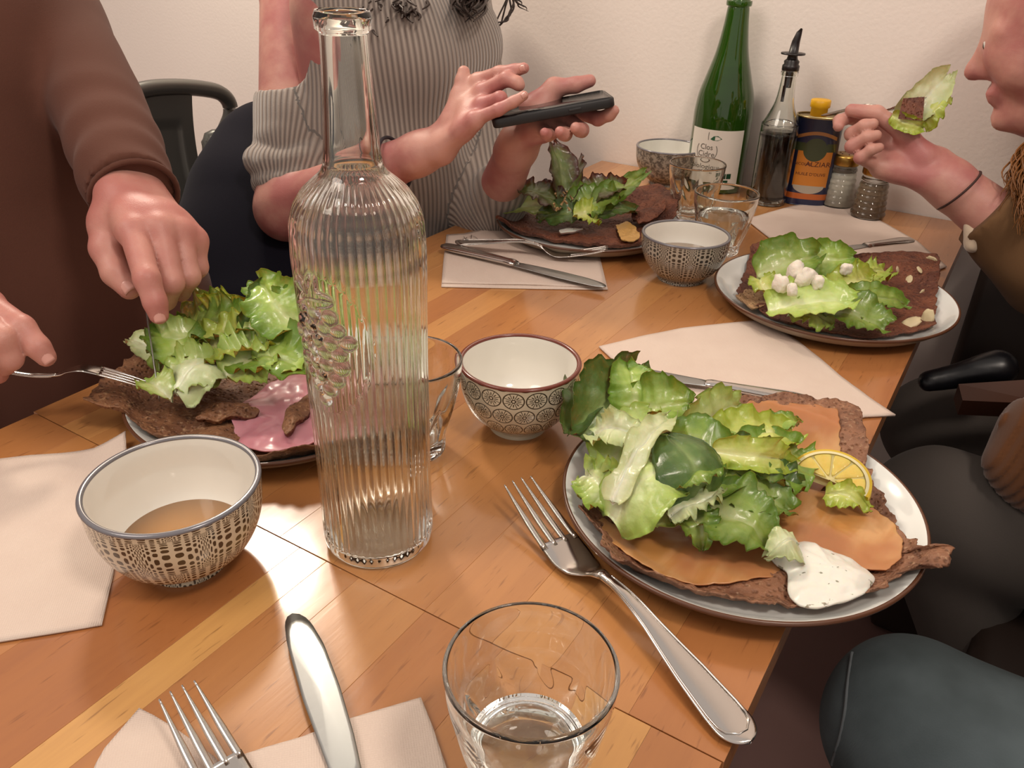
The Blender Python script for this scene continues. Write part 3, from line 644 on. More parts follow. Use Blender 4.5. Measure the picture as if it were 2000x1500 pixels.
TOCAM = lambda p: (Vector(EYE) - Vector(p)).normalized()
def place_leaf(name, label, group, b, t, W, kind, roll=0, seed=0, face=.7, **kw):
    a, c = P(*b), P(*t); up = (Vector((0, 0, 1)) + TOCAM(a) * face).normalized(); x = (c - a).normalized(); up = Matrix.Rotation(math.radians(roll), 3, x) @ up
    if abs(up.dot(x)) > .97: up = Vector((1, 0, 0))
    m = frame(a, c, up); L = (c - a).length * 1.08; V, F, A, E_ = leaf_mesh(L, W, seed=seed, **kw); V = xf(V, m=m)
    o = mesh(name, V, F, LM[kind], loc=tuple(a), attrs={'rib': A, 'edge': E_}); return tag(o, label, 'lettuce', group)
def hp(x, y, c, R):     # height of the plate surface below a point
    r = math.hypot(x - c[0], y - c[1]); return np.interp(r, [0, R - .03, R - .016, R - .004, R, R + .05], [.0065, .0078, .0118, .0204, .0226, .0226])
def food_slab(name, label, cat, px, c, R, m, lift=.0, thick=.004, amp=.002, fs=40, jag=.004, z=.02, seed=0, rings=26, step=.0025, dome=0, smooth=2, edge=.0, ctr=None, droop=0.):
    out = [P(x, y, z) for x, y in px]
    def zt(x, y, t):
        r = math.hypot(x - c[0], y - c[1]); d = -droop * max(0, r - R - .004) * 1.0
        return T + hp(x, y, c, R) + lift + thick + amp * fbm(x, y, seed * .37, fs, 4) + dome * (1 - t ** 2) ** .8 + edge * max(0, t - .85) / .15 * (1 + .6 * fbm(x, y, seed, 70)) + d
    V, F, tv = slab(out, zt, thick, rings, step, jag, seed, smooth, center=P(*ctr, z) if ctr else None); cc = V.mean(0)
    o = mesh(name, V, F, m, loc=(cc[0], cc[1], V[:, 2].min())); return tag(o, label, cat)

# ---------------------------------------------------------------- front right plate: salmon galette
food_slab('buckwheat_galette', 'brown buckwheat galette with a torn corner hanging off the front right plate', 'galette',
    [(1131, 1008), (1150, 1020), (1178, 1052), (1168, 1078), (1180, 1102), (1235, 1118), (1300, 1140), (1390, 1160), (1480, 1170), (1580, 1174), (1660, 1165), (1720, 1152), (1765, 1140), (1740, 1128), (1790, 1128), (1815, 1128), (1850, 1122), (1842, 1108), (1866, 1088), (1835, 1090), (1800, 1080), (1772, 1052), (1742, 992), (1702, 930), (1688, 870), (1672, 812), (1640, 800), (1500, 786), (1350, 800), (1230, 830), (1165, 890), (1150, 960)],
    pFR, .129, g_salmon, .001, .0035, .0028, 55, .005, .022, 3, edge=.0045, rings=34, step=.002, ctr=(1450, 990))
rr = random.Random(5)
food_slab('smoked_salmon_slice', 'large smoked salmon slice along the front of the salmon galette', 'salmon', [(1172, 1002), (1198, 1042), (1240, 1074), (1290, 1100), (1350, 1116), (1430, 1114), (1500, 1100), (1560, 1085), (1640, 1060), (1600, 1000), (1500, 920), (1350, 880), (1220, 900), (1170, 960)], pFR, .129, m_salmon, .0045, .0022, .0014, 30, .002, .026, 11, step=.003)
food_slab('smoked_salmon_slice', 'smoked salmon slice between the lemon and the cream dollop', 'salmon', [(1500, 900), (1600, 930), (1700, 958), (1745, 990), (1772, 1040), (1762, 1075), (1738, 1096), (1700, 1085), (1640, 1060), (1560, 1050), (1480, 1010)], pFR, .129, m_salmon, .0062, .0022, .0016, 34, .003, .028, 12, step=.003)
food_slab('smoked_salmon_slice', 'smoked salmon slice at the back of the plate behind the lemon', 'salmon', [(1390, 792), (1500, 788), (1635, 804), (1640, 850), (1655, 890), (1600, 940), (1480, 950), (1420, 880)], pFR, .129, m_salmon, .0050, .0022, .0016, 34, .003, .026, 13, step=.003)
GR = 'lettuce leaves on the salmon galette'; q = 'lettuce leaf on the salmon galette'
FRL = [ # base px, tip px, W, kind, roll, seed, extras, label
 ((1180, 940, .03), (1268, 812, .055), .045, 'pale', -25, 1, dict(frill=.006, nw=6), 'pale leaf curling up on the left of the salmon salad'),
 ((1128, 850, .035), (1232, 722, .060), .060, 'dark', 30, 2, dict(frill=.005, arch=.012, nw=4), 'dark leaf leaning out of the salad towards the flower bowl'),
 ((1150, 760, .040), (1112, 842, .040), .040, 'dark', -10, 3, dict(frill=.004, jag=.15), 'dark leaf hanging over the plate rim by the flower bowl'),
 ((1240, 810, .045), (1225, 715, .070), .042, 'green', 10, 4, dict(frill=.005, nw=5), 'pointed green leaf standing up at the back left of the salmon salad'),
 ((1230, 800, .045), (1345, 790, .060), .046, 'green', 20, 5, dict(frill=.006, nw=6), 'broad green leaf at the back of the salmon salad'),
 ((1330, 850, .050), (1440, 790, .052), .036, 'pale', 25, 6, dict(frill=.007, nw=8), 'frilly pale leaf beside the knife blade in the salmon salad'),
 ((1400, 870, .045), (1540, 850, .034), .052, 'yellow', 0, 7, dict(frill=.004, nw=5, jag=.15), 'flat yellow-green leaf at the back right of the salmon salad'),
 ((1490, 840, .034), (1558, 826, .034), .018, 'green', 0, 8, dict(frill=.003), 'small green leaf lying on the rear salmon slice'),
 ((1395, 880, .062), (1535, 905, .044), .030, 'yellow', 30, 9, dict(frill=.006, nw=8, arch=.012), 'yellow ruffled leaf beside the lemon wedge'),
 ((1140, 925, .030), (1215, 985, .032), .040, 'pale', 20, 10, dict(frill=.009, nw=9), 'crisp curled leaf at the left rim of the salmon plate'),
 ((1160, 850, .045), (1260, 850, .058), .034, 'white', 10, 11, dict(frill=.007, nw=8, jag=.4), 'whitish jagged leaf high on the left of the salmon salad'),
 ((1200, 980, .045), (1300, 820, .068), .024, 'white', -10, 12, dict(frill=.003, arch=.014), 'long whitish rib leaf running up the salmon salad'),
 ((1195, 1015, .030), (1325, 905, .062), .060, 'pale', -14, 13, dict(frill=.0035, arch=.018, cross=-.25, nw=3, jag=.12), 'big pale leaf with a thick rim at the front of the salmon salad'),
 ((1370, 985, .040), (1315, 858, .074), .062, 'dark', 14, 14, dict(frill=.0025, arch=.014, cross=-.3, nw=2, jag=.06, blist=.0006), 'smooth dark grey-green leaf on top of the salmon salad'),
 ((1310, 955, .050), (1400, 910, .060), .040, 'green', -20, 15, dict(frill=.005, nw=5), 'green leaf beside the smooth dark leaf of the salmon salad'),
 ((1405, 900, .040), (1545, 945, .034), .048, 'dark', -10, 16, dict(frill=.007, nw=7), 'dark curly leaf under the yellow ruffle'),
 ((1380, 950, .036), (1535, 990, .030), .052, 'green', -5, 17, dict(frill=.006, nw=7), 'mid green curly leaf right of the dark leaf in the salmon salad'),
 ((1375, 985, .036), (1500, 1065, .022), .062, 'green', -8, 18, dict(frill=.005, nw=6, arch=.012), 'bright green leaf spilling to the front of the salmon salad'),
 ((1310, 1012, .040), (1402, 966, .050), .026, 'white', -20, 19, dict(frill=.006, nw=7, jag=.5, arch=.004), 'small whitish torn leaf on the front of the salmon salad'),
 ((1330, 990, .030), (1262, 1028, .026), .030, 'pale', 0, 20, dict(frill=.004, jag=.5), 'small pale torn leaf pointing down over the salmon'),
 ((1345, 1000, .034), (1372, 1062, .024), .034, 'green', 0, 21, dict(frill=.006, nw=6), 'narrow curly leaf hanging at the front of the salmon salad'),
 ((1612, 968, .0225), (1692, 992, .0225), .018, 'yellow', 0, 22, dict(frill=.004, nw=6), 'little yellow-green leaf under the lemon wedge'),
 ((1560, 1060, .030), (1505, 1080, .028), .024, 'white', 0, 23, dict(frill=.003, cross=-.4), 'pale lettuce stem under the cream dollop'),
 ((1240, 900, .040), (1440, 930, .045), .075, 'green', 0, 24, dict(frill=.004), 'inner green leaf buried in the salmon salad'),
 ((1200, 880, .032), (1340, 960, .045), .070, 'pale', 0, 25, dict(frill=.005), 'inner pale leaf buried in the salmon salad'),
 ((1420, 960, .030), (1555, 880, .030), .060, 'green', 5, 26, dict(frill=.006), 'green leaf reaching towards the lemon wedge')]
for b, t, W, k, ro, sd, kw, lb in FRL: place_leaf('lettuce_leaf', lb, GR, b, t, W, k, ro, sd, **kw)
def lemon():
    c = P(1616, 925, .036); a = P(1548, 905, .032); b = P(1698, 968, .032); x = (b - a).normalized(); n = (TOCAM(c) * .8 + Vector((0, 0, 1))).normalized(); y = n.cross(x).normalized(); n = x.cross(y)
    m = Matrix((x, y, n)).transposed().to_4x4(); m.translation = (a + b) / 2 + Vector((0, 0, -.001)); R = (b - a).length / 2; t = thing('lemon_wedge', 'half-round lemon slice leaning on the salmon', 'lemon'); t.matrix_world = m
    def half(r0, r1, z0, z1, nn=36, k=.92):
        V = []; an = np.linspace(-.06, PI + .06, nn)
        for r, z in ((r0, z0), (r1, z0), (r1 * 1.0, (z0 + z1) / 2), (r1, z1), (r0, z1)): V += [(r * math.cos(q), r * math.sin(q) * k, z) for q in an]
        F = grid_faces(5, nn) + [(4 * nn + i, 4 * nn + i + 1, i + 1, i) for i in range(nn - 1)]; F += [tuple(i * nn for i in range(5)), tuple(i * nn + nn - 1 for i in range(5))[::-1]]; return np.array(V), F
    mesh('rind', *half(R * .93, R, -.010, .001), NM('lemon_rind', .35).color(srgb('#d9b93a')).m, t)
    mesh('pith', *half(R * .86, R * .935, -.010, .0012), plain('lemon_pith', '#e4dcae', .6), t)
    n = NM('lemon_flesh', .18, Subsurface_Weight=.4, Subsurface_Scale=.01); k = n.noise(n.tc(), 160, 3); n.color(n.mix(k, srgb('#cfae48'), srgb('#dfc873'))); fm = n.bump(k, .6, .0015).m
    for i in range(5):
        a0, a1 = PI * i / 5 + .03, PI * (i + 1) / 5 - .03; q = np.linspace(a0, a1, 9); r = R * .85
        o = [(R * .08 * math.cos((a0 + a1) / 2), R * .08 * math.sin((a0 + a1) / 2) * .92)] + [(r * math.cos(z), r * math.sin(z) * .92) for z in q]
        V, F, _ = slab(o, lambda x_, y_, s: .0006 + .0006 * (1 - s ** 3), .0095, 5, .003, smooth=1); mesh('segment', V, F, fm, t)
    V, F = half(.0005, R * .86, -.0098, -.0002); mesh('membrane', V, F, plain('lemon_membrane', '#d8cf94', .5), t)
lemon()
m_cream = NM('herb_cream', .35, Subsurface_Weight=.3, Subsurface_Scale=.01); m_cream.color(m_cream.mix(m_cream.noise(m_cream.tc(), 170, 2).sm(.66, .70), srgb('#e6e0d6'), srgb('#8d8a78'))); m_cream = m_cream.m
food_slab('cream_dollop', 'white herb cream dollop at the front of the salmon galette', 'cream', [(1504, 1045), (1512, 1030), (1535, 1028), (1560, 1030), (1582, 1020), (1606, 1040), (1650, 1052), (1680, 1066), (1706, 1082), (1719, 1108), (1692, 1145), (1640, 1164), (1590, 1168), (1556, 1152), (1545, 1122), (1548, 1084), (1520, 1066)], pFR, .129, m_cream, .0055, .003, .0022, 45, .0, .030, 5, dome=.010, smooth=4, ctr=(1630, 1100), step=.002)

# ---------------------------------------------------------------- right plate: goat cheese galette
food_slab('buckwheat_galette', 'square red-brown galette with goat cheese on the right plate', 'galette',
    [(1440, 556), (1456, 520), (1468, 482), (1500, 474), (1530, 470), (1560, 471), (1600, 482), (1640, 494), (1700, 500), (1760, 498), (1832, 500), (1834, 540), (1831, 590), (1829, 622), (1790, 632), (1740, 640), (1690, 642), (1600, 625), (1500, 600)], pR, .134, g_right, .001, .0038, .0022, 45, .003, .024, 21, edge=.0012, step=.003, ctr=(1640, 560))
food_slab('galette_flap', 'pale folded galette flap at the left of the goat cheese plate', 'galette', [(1438, 566), (1462, 545), (1500, 545), (1510, 560), (1490, 580), (1470, 588), (1455, 582)], pR, .134, m_galette('pale_crust', '#8f6c4c', '#b59069', '#cbb08c'), .006, .002, .003, 60, .002, .028, 22, step=.0025)
GR = 'lettuce leaves on the goat cheese galette'
RL = [((1480, 540, .036), (1590, 500, .056), .060, 'green', 10, 31, dict(frill=.005, nw=5), 'bright leaf behind the goat cheese'),
 ((1570, 520, .040), (1660, 505, .052), .050, 'green', 10, 32, dict(frill=.005), 'green leaf at the back of the goat cheese salad'),
 ((1500, 606, .030), (1655, 590, .046), .066, 'pale', -10, 33, dict(frill=.005, nw=6, arch=.009), 'large pale leaf across the front of the goat cheese salad'),
 ((1620, 570, .045), (1700, 545, .044), .044, 'yellow', 10, 34, dict(frill=.007, nw=8), 'yellow-green leaf in the middle of the goat cheese salad'),
 ((1610, 600, .036), (1720, 640, .024), .056, 'green', -5, 35, dict(frill=.006, nw=6), 'green leaf draping to the front rim of the right plate'),
 ((1640, 585, .040), (1762, 592, .030), .036, 'green', 10, 36, dict(frill=.004, nw=5), 'long green leaf pointing right over the galette'),
 ((1660, 545, .036), (1735, 535, .030), .030, 'yellow', 0, 37, dict(frill=.009, nw=12, jag=.7), 'frizzy yellow leaf beside the bare galette'),
 ((1540, 612, .030), (1620, 632, .022), .040, 'pale', -10, 38, dict(frill=.006, nw=7), 'pale wavy leaf at the front of the goat cheese salad'),
 ((1500, 575, .030), (1475, 545, .030), .030, 'yellow', 0, 39, dict(frill=.004), 'yellow-green leaf beside the pale galette flap'),
 ((1680, 610, .030), (1715, 630, .026), .030, 'pale', 0, 40, dict(frill=.006), 'small pale leaf hanging at the front rim of the right plate')]
for b, t, W, k, ro, sd, kw, lb in RL: place_leaf('lettuce_leaf', lb, GR, b, t, W, k, ro, sd, **kw)
m_goat = NM('goat_cheese', .8, Subsurface_Weight=.2, Subsurface_Scale=.005); m_goat.color(srgb('#e6ded0')); m_goat = m_goat.bump(m_goat.noise(m_goat.tc(), 190, 3), .6, .002).m
def lump(name, label, cat, c, r, m, seed, group=None, sq=(1, 1, .7), cub=.5):
    bm = bmesh.new(); bmesh.ops.create_icosphere(bm, subdivisions=3, radius=1)
    for v in bm.verts:
        d = v.co.normalized(); mxx = max(abs(d.x), abs(d.y), abs(d.z)); k = (1 - cub) + cub / mxx * .8; k *= 1 + .22 * noise.noise(d * 2.2 + Vector((seed, 0, 0))) + .08 * noise.noise(d * 7 + Vector((0, seed, 0)))
        v.co = Vector((d.x * k * r * sq[0], d.y * k * r * sq[1], d.z * k * r * sq[2]))
    me = bpy.data.meshes.new(name); bm.to_mesh(me); bm.free(); me.materials.append(m); me.polygons.foreach_set('use_smooth', [True] * len(me.polygons))
    o = bpy.data.objects.new(name, me); COL.objects.link(o); o.location = c; o.rotation_euler = (seed * .7, seed * 1.3, seed * 2.1); return tag(o, label, cat, group)
for (x, y, z, r, lb) in ((1553, 530, .060, .0115, 'tall white goat cheese crumb at the back'), (1574, 544, .060, .0125, 'largest white goat cheese crumb on the leaves'), (1524, 554, .056, .010, 'left goat cheese crumb beside the bright leaf'), (1596, 552, .058, .009, 'right goat cheese crumb on the pale leaf'),
                         (1547, 566, .056, .008, 'lowest goat cheese crumb of the central cluster'), (1652, 526, .064, .007, 'small goat cheese crumb near the knife tip')):
    lump('goat_cheese_crumb', lb, 'cheese', P(x, y, z), r, m_goat, x * .01 + y, 'goat cheese crumbs on the right plate')
m_melt = plain('melted_cheese', '#cfbf98', .5)
for i, (x, y, r, lb) in enumerate(((1753, 527, .004, 'small cheese fleck nearest the frizzy leaf on the bare right galette'), (1796, 527, .004, 'small cheese fleck right of the middle of the bare right galette'), (1775, 547, .006, 'largest cheese fleck in the middle of the bare right galette'), (1800, 572, .004, 'faint cheese fleck below the largest one on the bare right galette'), (1820, 507, .006, 'cheese fleck in the far corner of the right galette'), (1812, 622, .009, 'cheese fleck at the front right corner of the right galette'), (1780, 630, .009, 'cheese fleck on the front edge of the right galette'), (1735, 628, .006, 'front edge cheese fleck closest to the salad of the right galette'))):
    lump('cheese_fleck', lb, 'cheese', P(x, y, .0145 + hp(*P(x, y, .02)[:2], pR, .134) - .0078), r, m_melt, i + 3.3, 'melted cheese flecks on the right galette', (1.2, .8, .3), .1)

# ---------------------------------------------------------------- left plate: ham galette
food_slab('buckwheat_galette', 'light brown galette with ham on the plate behind the carafe', 'galette',
    [(166, 792), (185, 766), (215, 745), (250, 712), (300, 690), (400, 660), (560, 640), (680, 660), (760, 720), (770, 790), (700, 850), (640, 876), (560, 888), (490, 884), (430, 872), (380, 858), (330, 848), (315, 830), (292, 838), (262, 818), (240, 800), (200, 802)], pL, .127, g_left, .001, .004, .0040, 48, .005, .026, 31, edge=.003, step=.0028, rings=32, ctr=(480, 770))
food_slab('ham_slice', 'pink ham slice folded into the left galette', 'ham', [(440, 770), (480, 740), (520, 715), (570, 695), (620, 700), (640, 760), (630, 810), (590, 838), (530, 856), (490, 850), (460, 830), (452, 800)], pL, .127, m_ham, .006, .0025, .0045, 26, .002, .034, 32, step=.003, dome=.002)
food_slab('galette_flap', 'rolled galette edge across the pink ham', 'galette', [(400, 760), (470, 752), (505, 772), (480, 782), (420, 785), (370, 790)], pL, .127, g_left, .008, .004, .004, 60, .002, .036, 33, step=.003, dome=.004)
food_slab('galette_flap', 'narrow galette fold between the two halves of ham', 'galette', [(545, 800), (560, 770), (600, 735), (615, 735), (600, 775), (575, 800), (555, 822)], pL, .127, g_left, .012, .004, .004, 60, .002, .038, 34, step=.003, dome=.003)
GR = 'lettuce leaves on the ham galette'
LL = [((300, 690, .045), (400, 655, .060), .050, 'pale', 15, 41, dict(frill=.007, nw=8), 'crisp pale leaf at the left of the ham salad'),
 ((355, 720, .045), (340, 640, .060), .050, 'green', -10, 42, dict(frill=.006, nw=7), 'green leaf beside the knife blade'),
 ((400, 650, .050), (500, 612, .074), .052, 'yellow', 20, 43, dict(frill=.008, nw=9), 'yellowish crinkled leaf along the top of the ham salad'),
 ((495, 660, .060), (520, 560, .095), .040, 'dark', 20, 44, dict(frill=.004, nw=4), 'dark upright leaf at the back of the ham salad'),
 ((580, 640, .075), (505, 552, .100), .056, 'green', -20, 45, dict(frill=.006, nw=6), 'bright green leaf standing highest in the ham salad'),
 ((540, 660, .062), (640, 600, .085), .060, 'green', 10, 46, dict(frill=.006), 'green leaf behind the carafe edge'),
 ((380, 690, .050), (520, 670, .062), .062, 'yellow', 0, 47, dict(frill=.009, nw=9), 'yellow-green crinkled leaf in the middle of the ham salad'),
 ((430, 720, .046), (330, 745, .040), .052, 'pale', 0, 48, dict(frill=.007, nw=8), 'pale leaf at the front left of the ham salad'),
 ((440, 735, .046), (545, 690, .052), .060, 'pale', -10, 49, dict(frill=.008, nw=8), 'pale curly leaf above the ham slice'),
 ((520, 725, .050), (600, 670, .056), .062, 'pale', -6, 50, dict(frill=.008, nw=8), 'pale curly leaf touching the carafe outline'),
 ((350, 650, .045), (480, 640, .070), .070, 'green', 10, 51, dict(frill=.009, nw=10), 'green curly leaf across the back of the ham salad'),
 ((318, 700, .040), (255, 668, .046), .026, 'white', 0, 52, dict(frill=.003, nw=4), 'stray whitish leaf tip left of the knife blade'),
 ((345, 768, .040), (420, 705, .050), .050, 'white', -15, 53, dict(frill=.003, nw=4, arch=.014, cross=-.4), 'thick white lettuce heart piece at the front of the ham salad'),
 ((330, 775, .038), (290, 750, .040), .026, 'pale', 0, 54, dict(frill=.004), 'small pale piece left of the knife on the galette'),
 ((470, 690, .050), (590, 720, .052), .060, 'green', 0, 55, dict(frill=.007, nw=8), 'inner green leaf of the ham salad'),
 ((400, 620, .062), (470, 600, .070), .034, 'yellow', 10, 56, dict(frill=.006, jag=.5, nw=8), 'ragged yellow leaf on the back edge of the ham salad')]
for b, t, W, k, ro, sd, kw, lb in LL: place_leaf('lettuce_leaf', lb, GR, b, t, W, k, ro, sd, **kw)

# ---------------------------------------------------------------- far plate
food_slab('buckwheat_galette', 'dark brown galette with a golden egg patch on the far plate', 'galette',
    [(964, 432), (985, 416), (1010, 405), (1100, 392), (1200, 372), (1290, 372), (1325, 395), (1318, 425), (1280, 448), (1255, 460), (1200, 466), (1150, 462), (1080, 452), (1020, 440)], pF, .130, g_right, .003, .006, .004, 34, .003, .026, 41, edge=.0015, step=.0035, ctr=(1150, 420))
food_slab('egg_patch', 'golden cheese patch on the near edge of the far galette', 'egg', [(1203, 424), (1225, 418), (1243, 428), (1252, 448), (1240, 460), (1215, 455)], pF, .130, plain('golden_cheese', '#cfa25e', .5), .012, .002, .0022, 80, .002, .032, 42, step=.002)
food_slab('cream_streak', 'thin cream streak at the front of the far salad', 'cream', [(1092, 433), (1110, 428), (1142, 430), (1118, 436), (1095, 438)], pF, .130, m_cream, .012, .003, .001, 50, 0, .034, 43, step=.002)
GR = 'lettuce leaves on the far galette'
FL = [((1105, 400, .045), (1082, 288, .110), .052, 'red', 25, 61, dict(frill=.004, nw=4, arch=.006), 'tall brown-green leaf standing upright in the far salad'),
 ((1110, 402, .045), (1128, 315, .085), .044, 'red', -30, 62, dict(frill=.004, nw=5), 'second upright leaf leaning right in the far salad'),
 ((1095, 405, .045), (1015, 372, .065), .056, 'red', 10, 63, dict(frill=.006, nw=6), 'red-tipped leaf spreading left in the far salad'),
 ((1100, 412, .036), (985, 405, .035), .050, 'pale', 0, 64, dict(frill=.004, nw=4), 'pale flat leaf reaching the left of the far galette'),
 ((1120, 415, .040), (1200, 385, .055), .060, 'green', 0, 65, dict(frill=.008, nw=8), 'bright curly leaf in the centre of the far salad'),
 ((1160, 408, .045), (1252, 345, .070), .036, 'green', 10, 66, dict(frill=.004, nw=5), 'green leaf whose stem points at the far speckled bowl'),
 ((1130, 390, .050), (1215, 365, .065), .048, 'red', 0, 67, dict(frill=.006, nw=7), 'red-tipped leaf at the back of the far salad'),
 ((1145, 425, .036), (1060, 425, .032), .040, 'dark', 0, 68, dict(frill=.005), 'dark leaf at the front of the far salad'),
 ((1140, 425, .034), (1235, 410, .034), .040, 'dark', 0, 69, dict(frill=.005), 'dark leaf beside the golden patch of the far galette'),
 ((1120, 420, .042), (1165, 432, .032), .040, 'yellow', 0, 70, dict(frill=.007, nw=7), 'yellow-green leaf at the front of the far salad')]
for b, t, W, k, ro, sd, kw, lb in FL: place_leaf('lettuce_leaf', lb, GR, b, t, W, k, ro, sd, **kw)
food_slab('galette_flap', 'brown galette fold sticking up at the right of the far plate', 'galette', [(1235, 395), (1262, 385), (1300, 375), (1303, 388), (1280, 402), (1250, 410)], pF, .130, g_right, .016, .004, .004, 50, .002, .046, 44, step=.003, dome=.006)
bits = []; rs = random.Random(8)
for i in range(26):
    p = P(1095 + rs.uniform(-14, 26), 385 + rs.uniform(-28, 22), .062); bm_ = tube([p, p + Vector((rs.uniform(-.005, .005), rs.uniform(-.004, .004), rs.uniform(-.006, .006)))], [.0009, .0018], 6); bits.append(bm_)
V, F = join(bits); sd_ = mesh('sunflower_seeds', V, F, plain('toasted_seeds', '#a98a5c', .5), loc=tuple(V.mean(0))); tag(sd_, 'toasted seeds scattered on the upright leaves of the far salad', 'seeds', kind='stuff')
# ---------------------------------------------------------------- people: signed distance bodies meshed with surface nets
f32 = np.float32
def cap(a, b, ra, rb=None, sc=(1, 1, 1)):
    rb = ra if rb is None else rb; a = np.array(a, f32); b = np.array(b, f32); sc = np.array(sc, f32)
    return ('c', a, b, f32(ra), f32(rb), sc, (a + b) / 2, np.linalg.norm(b - a) / 2 + max(ra, rb) / min(sc))
def d_cap(p, q):
    _, a, b, ra, rb, sc, *_ = q
    if (sc == 1).all(): pa = p - a; ba = b - a; h = np.clip((pa @ ba) / max(1e-9, ba @ ba), 0, 1); return np.linalg.norm(pa - h[:, None] * ba, axis=1) - (ra + (rb - ra) * h)
    c = a; pa = (p - c) * sc; ba = (b - c) * sc; h = np.clip((pa @ ba) / max(1e-9, ba @ ba), 0, 1)
    return (np.linalg.norm(pa - h[:, None] * ba, axis=1) - (ra + (rb - ra) * h)) / sc.max()
def smin(a, b, k): h = np.clip(.5 + .5 * (b - a) / k, 0, 1); return b + (a - b) * h - k * h * (1 - h)
def fold_(p, prims, k):
    d = d_cap(p, prims[0])
    for q in prims[1:]: d = smin(d, d_cap(p, q), k)
    return d
def surfnet(f, lo, hi, h, B=8):
    lo = np.array(lo, f32); hi = np.array(hi, f32); nb = np.ceil((hi - lo) / (h * B)).astype(int); N = nb * B + 1
    bi = np.stack(np.meshgrid(*[np.arange(k) for k in nb], indexing='ij'), -1).reshape(-1, 3)
    d = f((lo + (bi + .5) * B * h).astype(f32)); keep = np.abs(d) < B * h * 1.15
    Vv = np.ones(N, f32)
    for b in bi[~keep & (d < 0)]: s = b * B; Vv[s[0]:s[0] + B + 1, s[1]:s[1] + B + 1, s[2]:s[2] + B + 1] = -1
    g = np.stack(np.meshgrid(*[np.arange(B + 1)] * 3, indexing='ij'), -1).reshape(-1, 3); kb = bi[keep]
    for s0 in range(0, len(kb), 400):
        bb = kb[s0:s0 + 400]; idx = (bb[:, None, :] * B + g[None]).reshape(-1, 3)
        Vv[idx[:, 0], idx[:, 1], idx[:, 2]] = f((lo + idx * h).astype(f32))
    s = Vv < 0
    c = [s[i:N[0] - 1 + i, j:N[1] - 1 + j, k:N[2] - 1 + k] for i in (0, 1) for j in (0, 1) for k in (0, 1)]
    cnt = sum(q.astype(np.int8) for q in c); act = np.argwhere((cnt > 0) & (cnt < 8)); n = len(act)
    acc = np.zeros((n, 3)); num = np.zeros(n)
    O = np.array([(i, j, k) for i in (0, 1) for j in (0, 1) for k in (0, 1)]); val = np.stack([Vv[tuple((act + o).T)] for o in O], 1)
    for i in range(8):
        for j in range(i + 1, 8):
            if np.abs(O[i] - O[j]).sum() == 1:
                a, b = val[:, i], val[:, j]; m_ = (a < 0) != (b < 0); t = np.where(m_, a / np.where(a == b, 1, a - b), 0)
                acc += np.where(m_[:, None], O[i] + t[:, None] * (O[j] - O[i]), 0); num += m_
    pos = lo + (act + acc / num[:, None]) * h
    idm = {}; key = (act[:, 0].astype(np.int64) * N[1] + act[:, 1]) * N[2] + act[:, 2]; order = np.argsort(key); ks = key[order]
    F = []
    for ax in range(3):
        sl0 = [slice(1, -1)] * 3; sl0[ax] = slice(0, -1); sl1 = list(sl0); sl1[ax] = slice(1, None)
        e = np.argwhere(s[tuple(sl0)] != s[tuple(sl1)]); off = np.ones(3, int); off[ax] = 0; e = e + off
        if len(e) == 0: continue
        u, v = [(1, 2), (2, 0), (0, 1)][ax]; du = np.zeros(3, int); dv = np.zeros(3, int); du[u] = 1; dv[v] = 1
        q = np.stack([e - du - dv, e - dv, e, e - du], 1); kk = (q[..., 0].astype(np.int64) * N[1] + q[..., 1]) * N[2] + q[..., 2]
        ii = np.clip(np.searchsorted(ks, kk), 0, n - 1); ok = (ks[ii] == kk).all(1); fi = order[ii]
        neg = s[tuple(e.T)]; fi[neg] = fi[neg][:, ::-1]; F.append(fi[ok])
    F = np.vstack(F) if F else np.zeros((0, 4), int)
    F = F[:, ::-1]
    # one relaxation pass
    nbr = np.zeros((n, 3)); c_ = np.zeros(n)
    for a_, b_ in ((0, 1), (1, 2), (2, 3), (3, 0)):
        for x, y in ((a_, b_), (b_, a_)): np.add.at(nbr, F[:, x], pos[F[:, y]]); np.add.at(c_, F[:, x], 1)
    pos = pos * .55 + nbr / np.maximum(c_, 1)[:, None] * .45
    return pos, F
def bounds(prims, pad=.02):
    lo = np.min([q[6] - q[7] for q in prims], 0) - pad; hi = np.max([q[6] + q[7] for q in prims], 0) + pad; return lo, hi
def DP(t): return np.array(D(*t)[:])
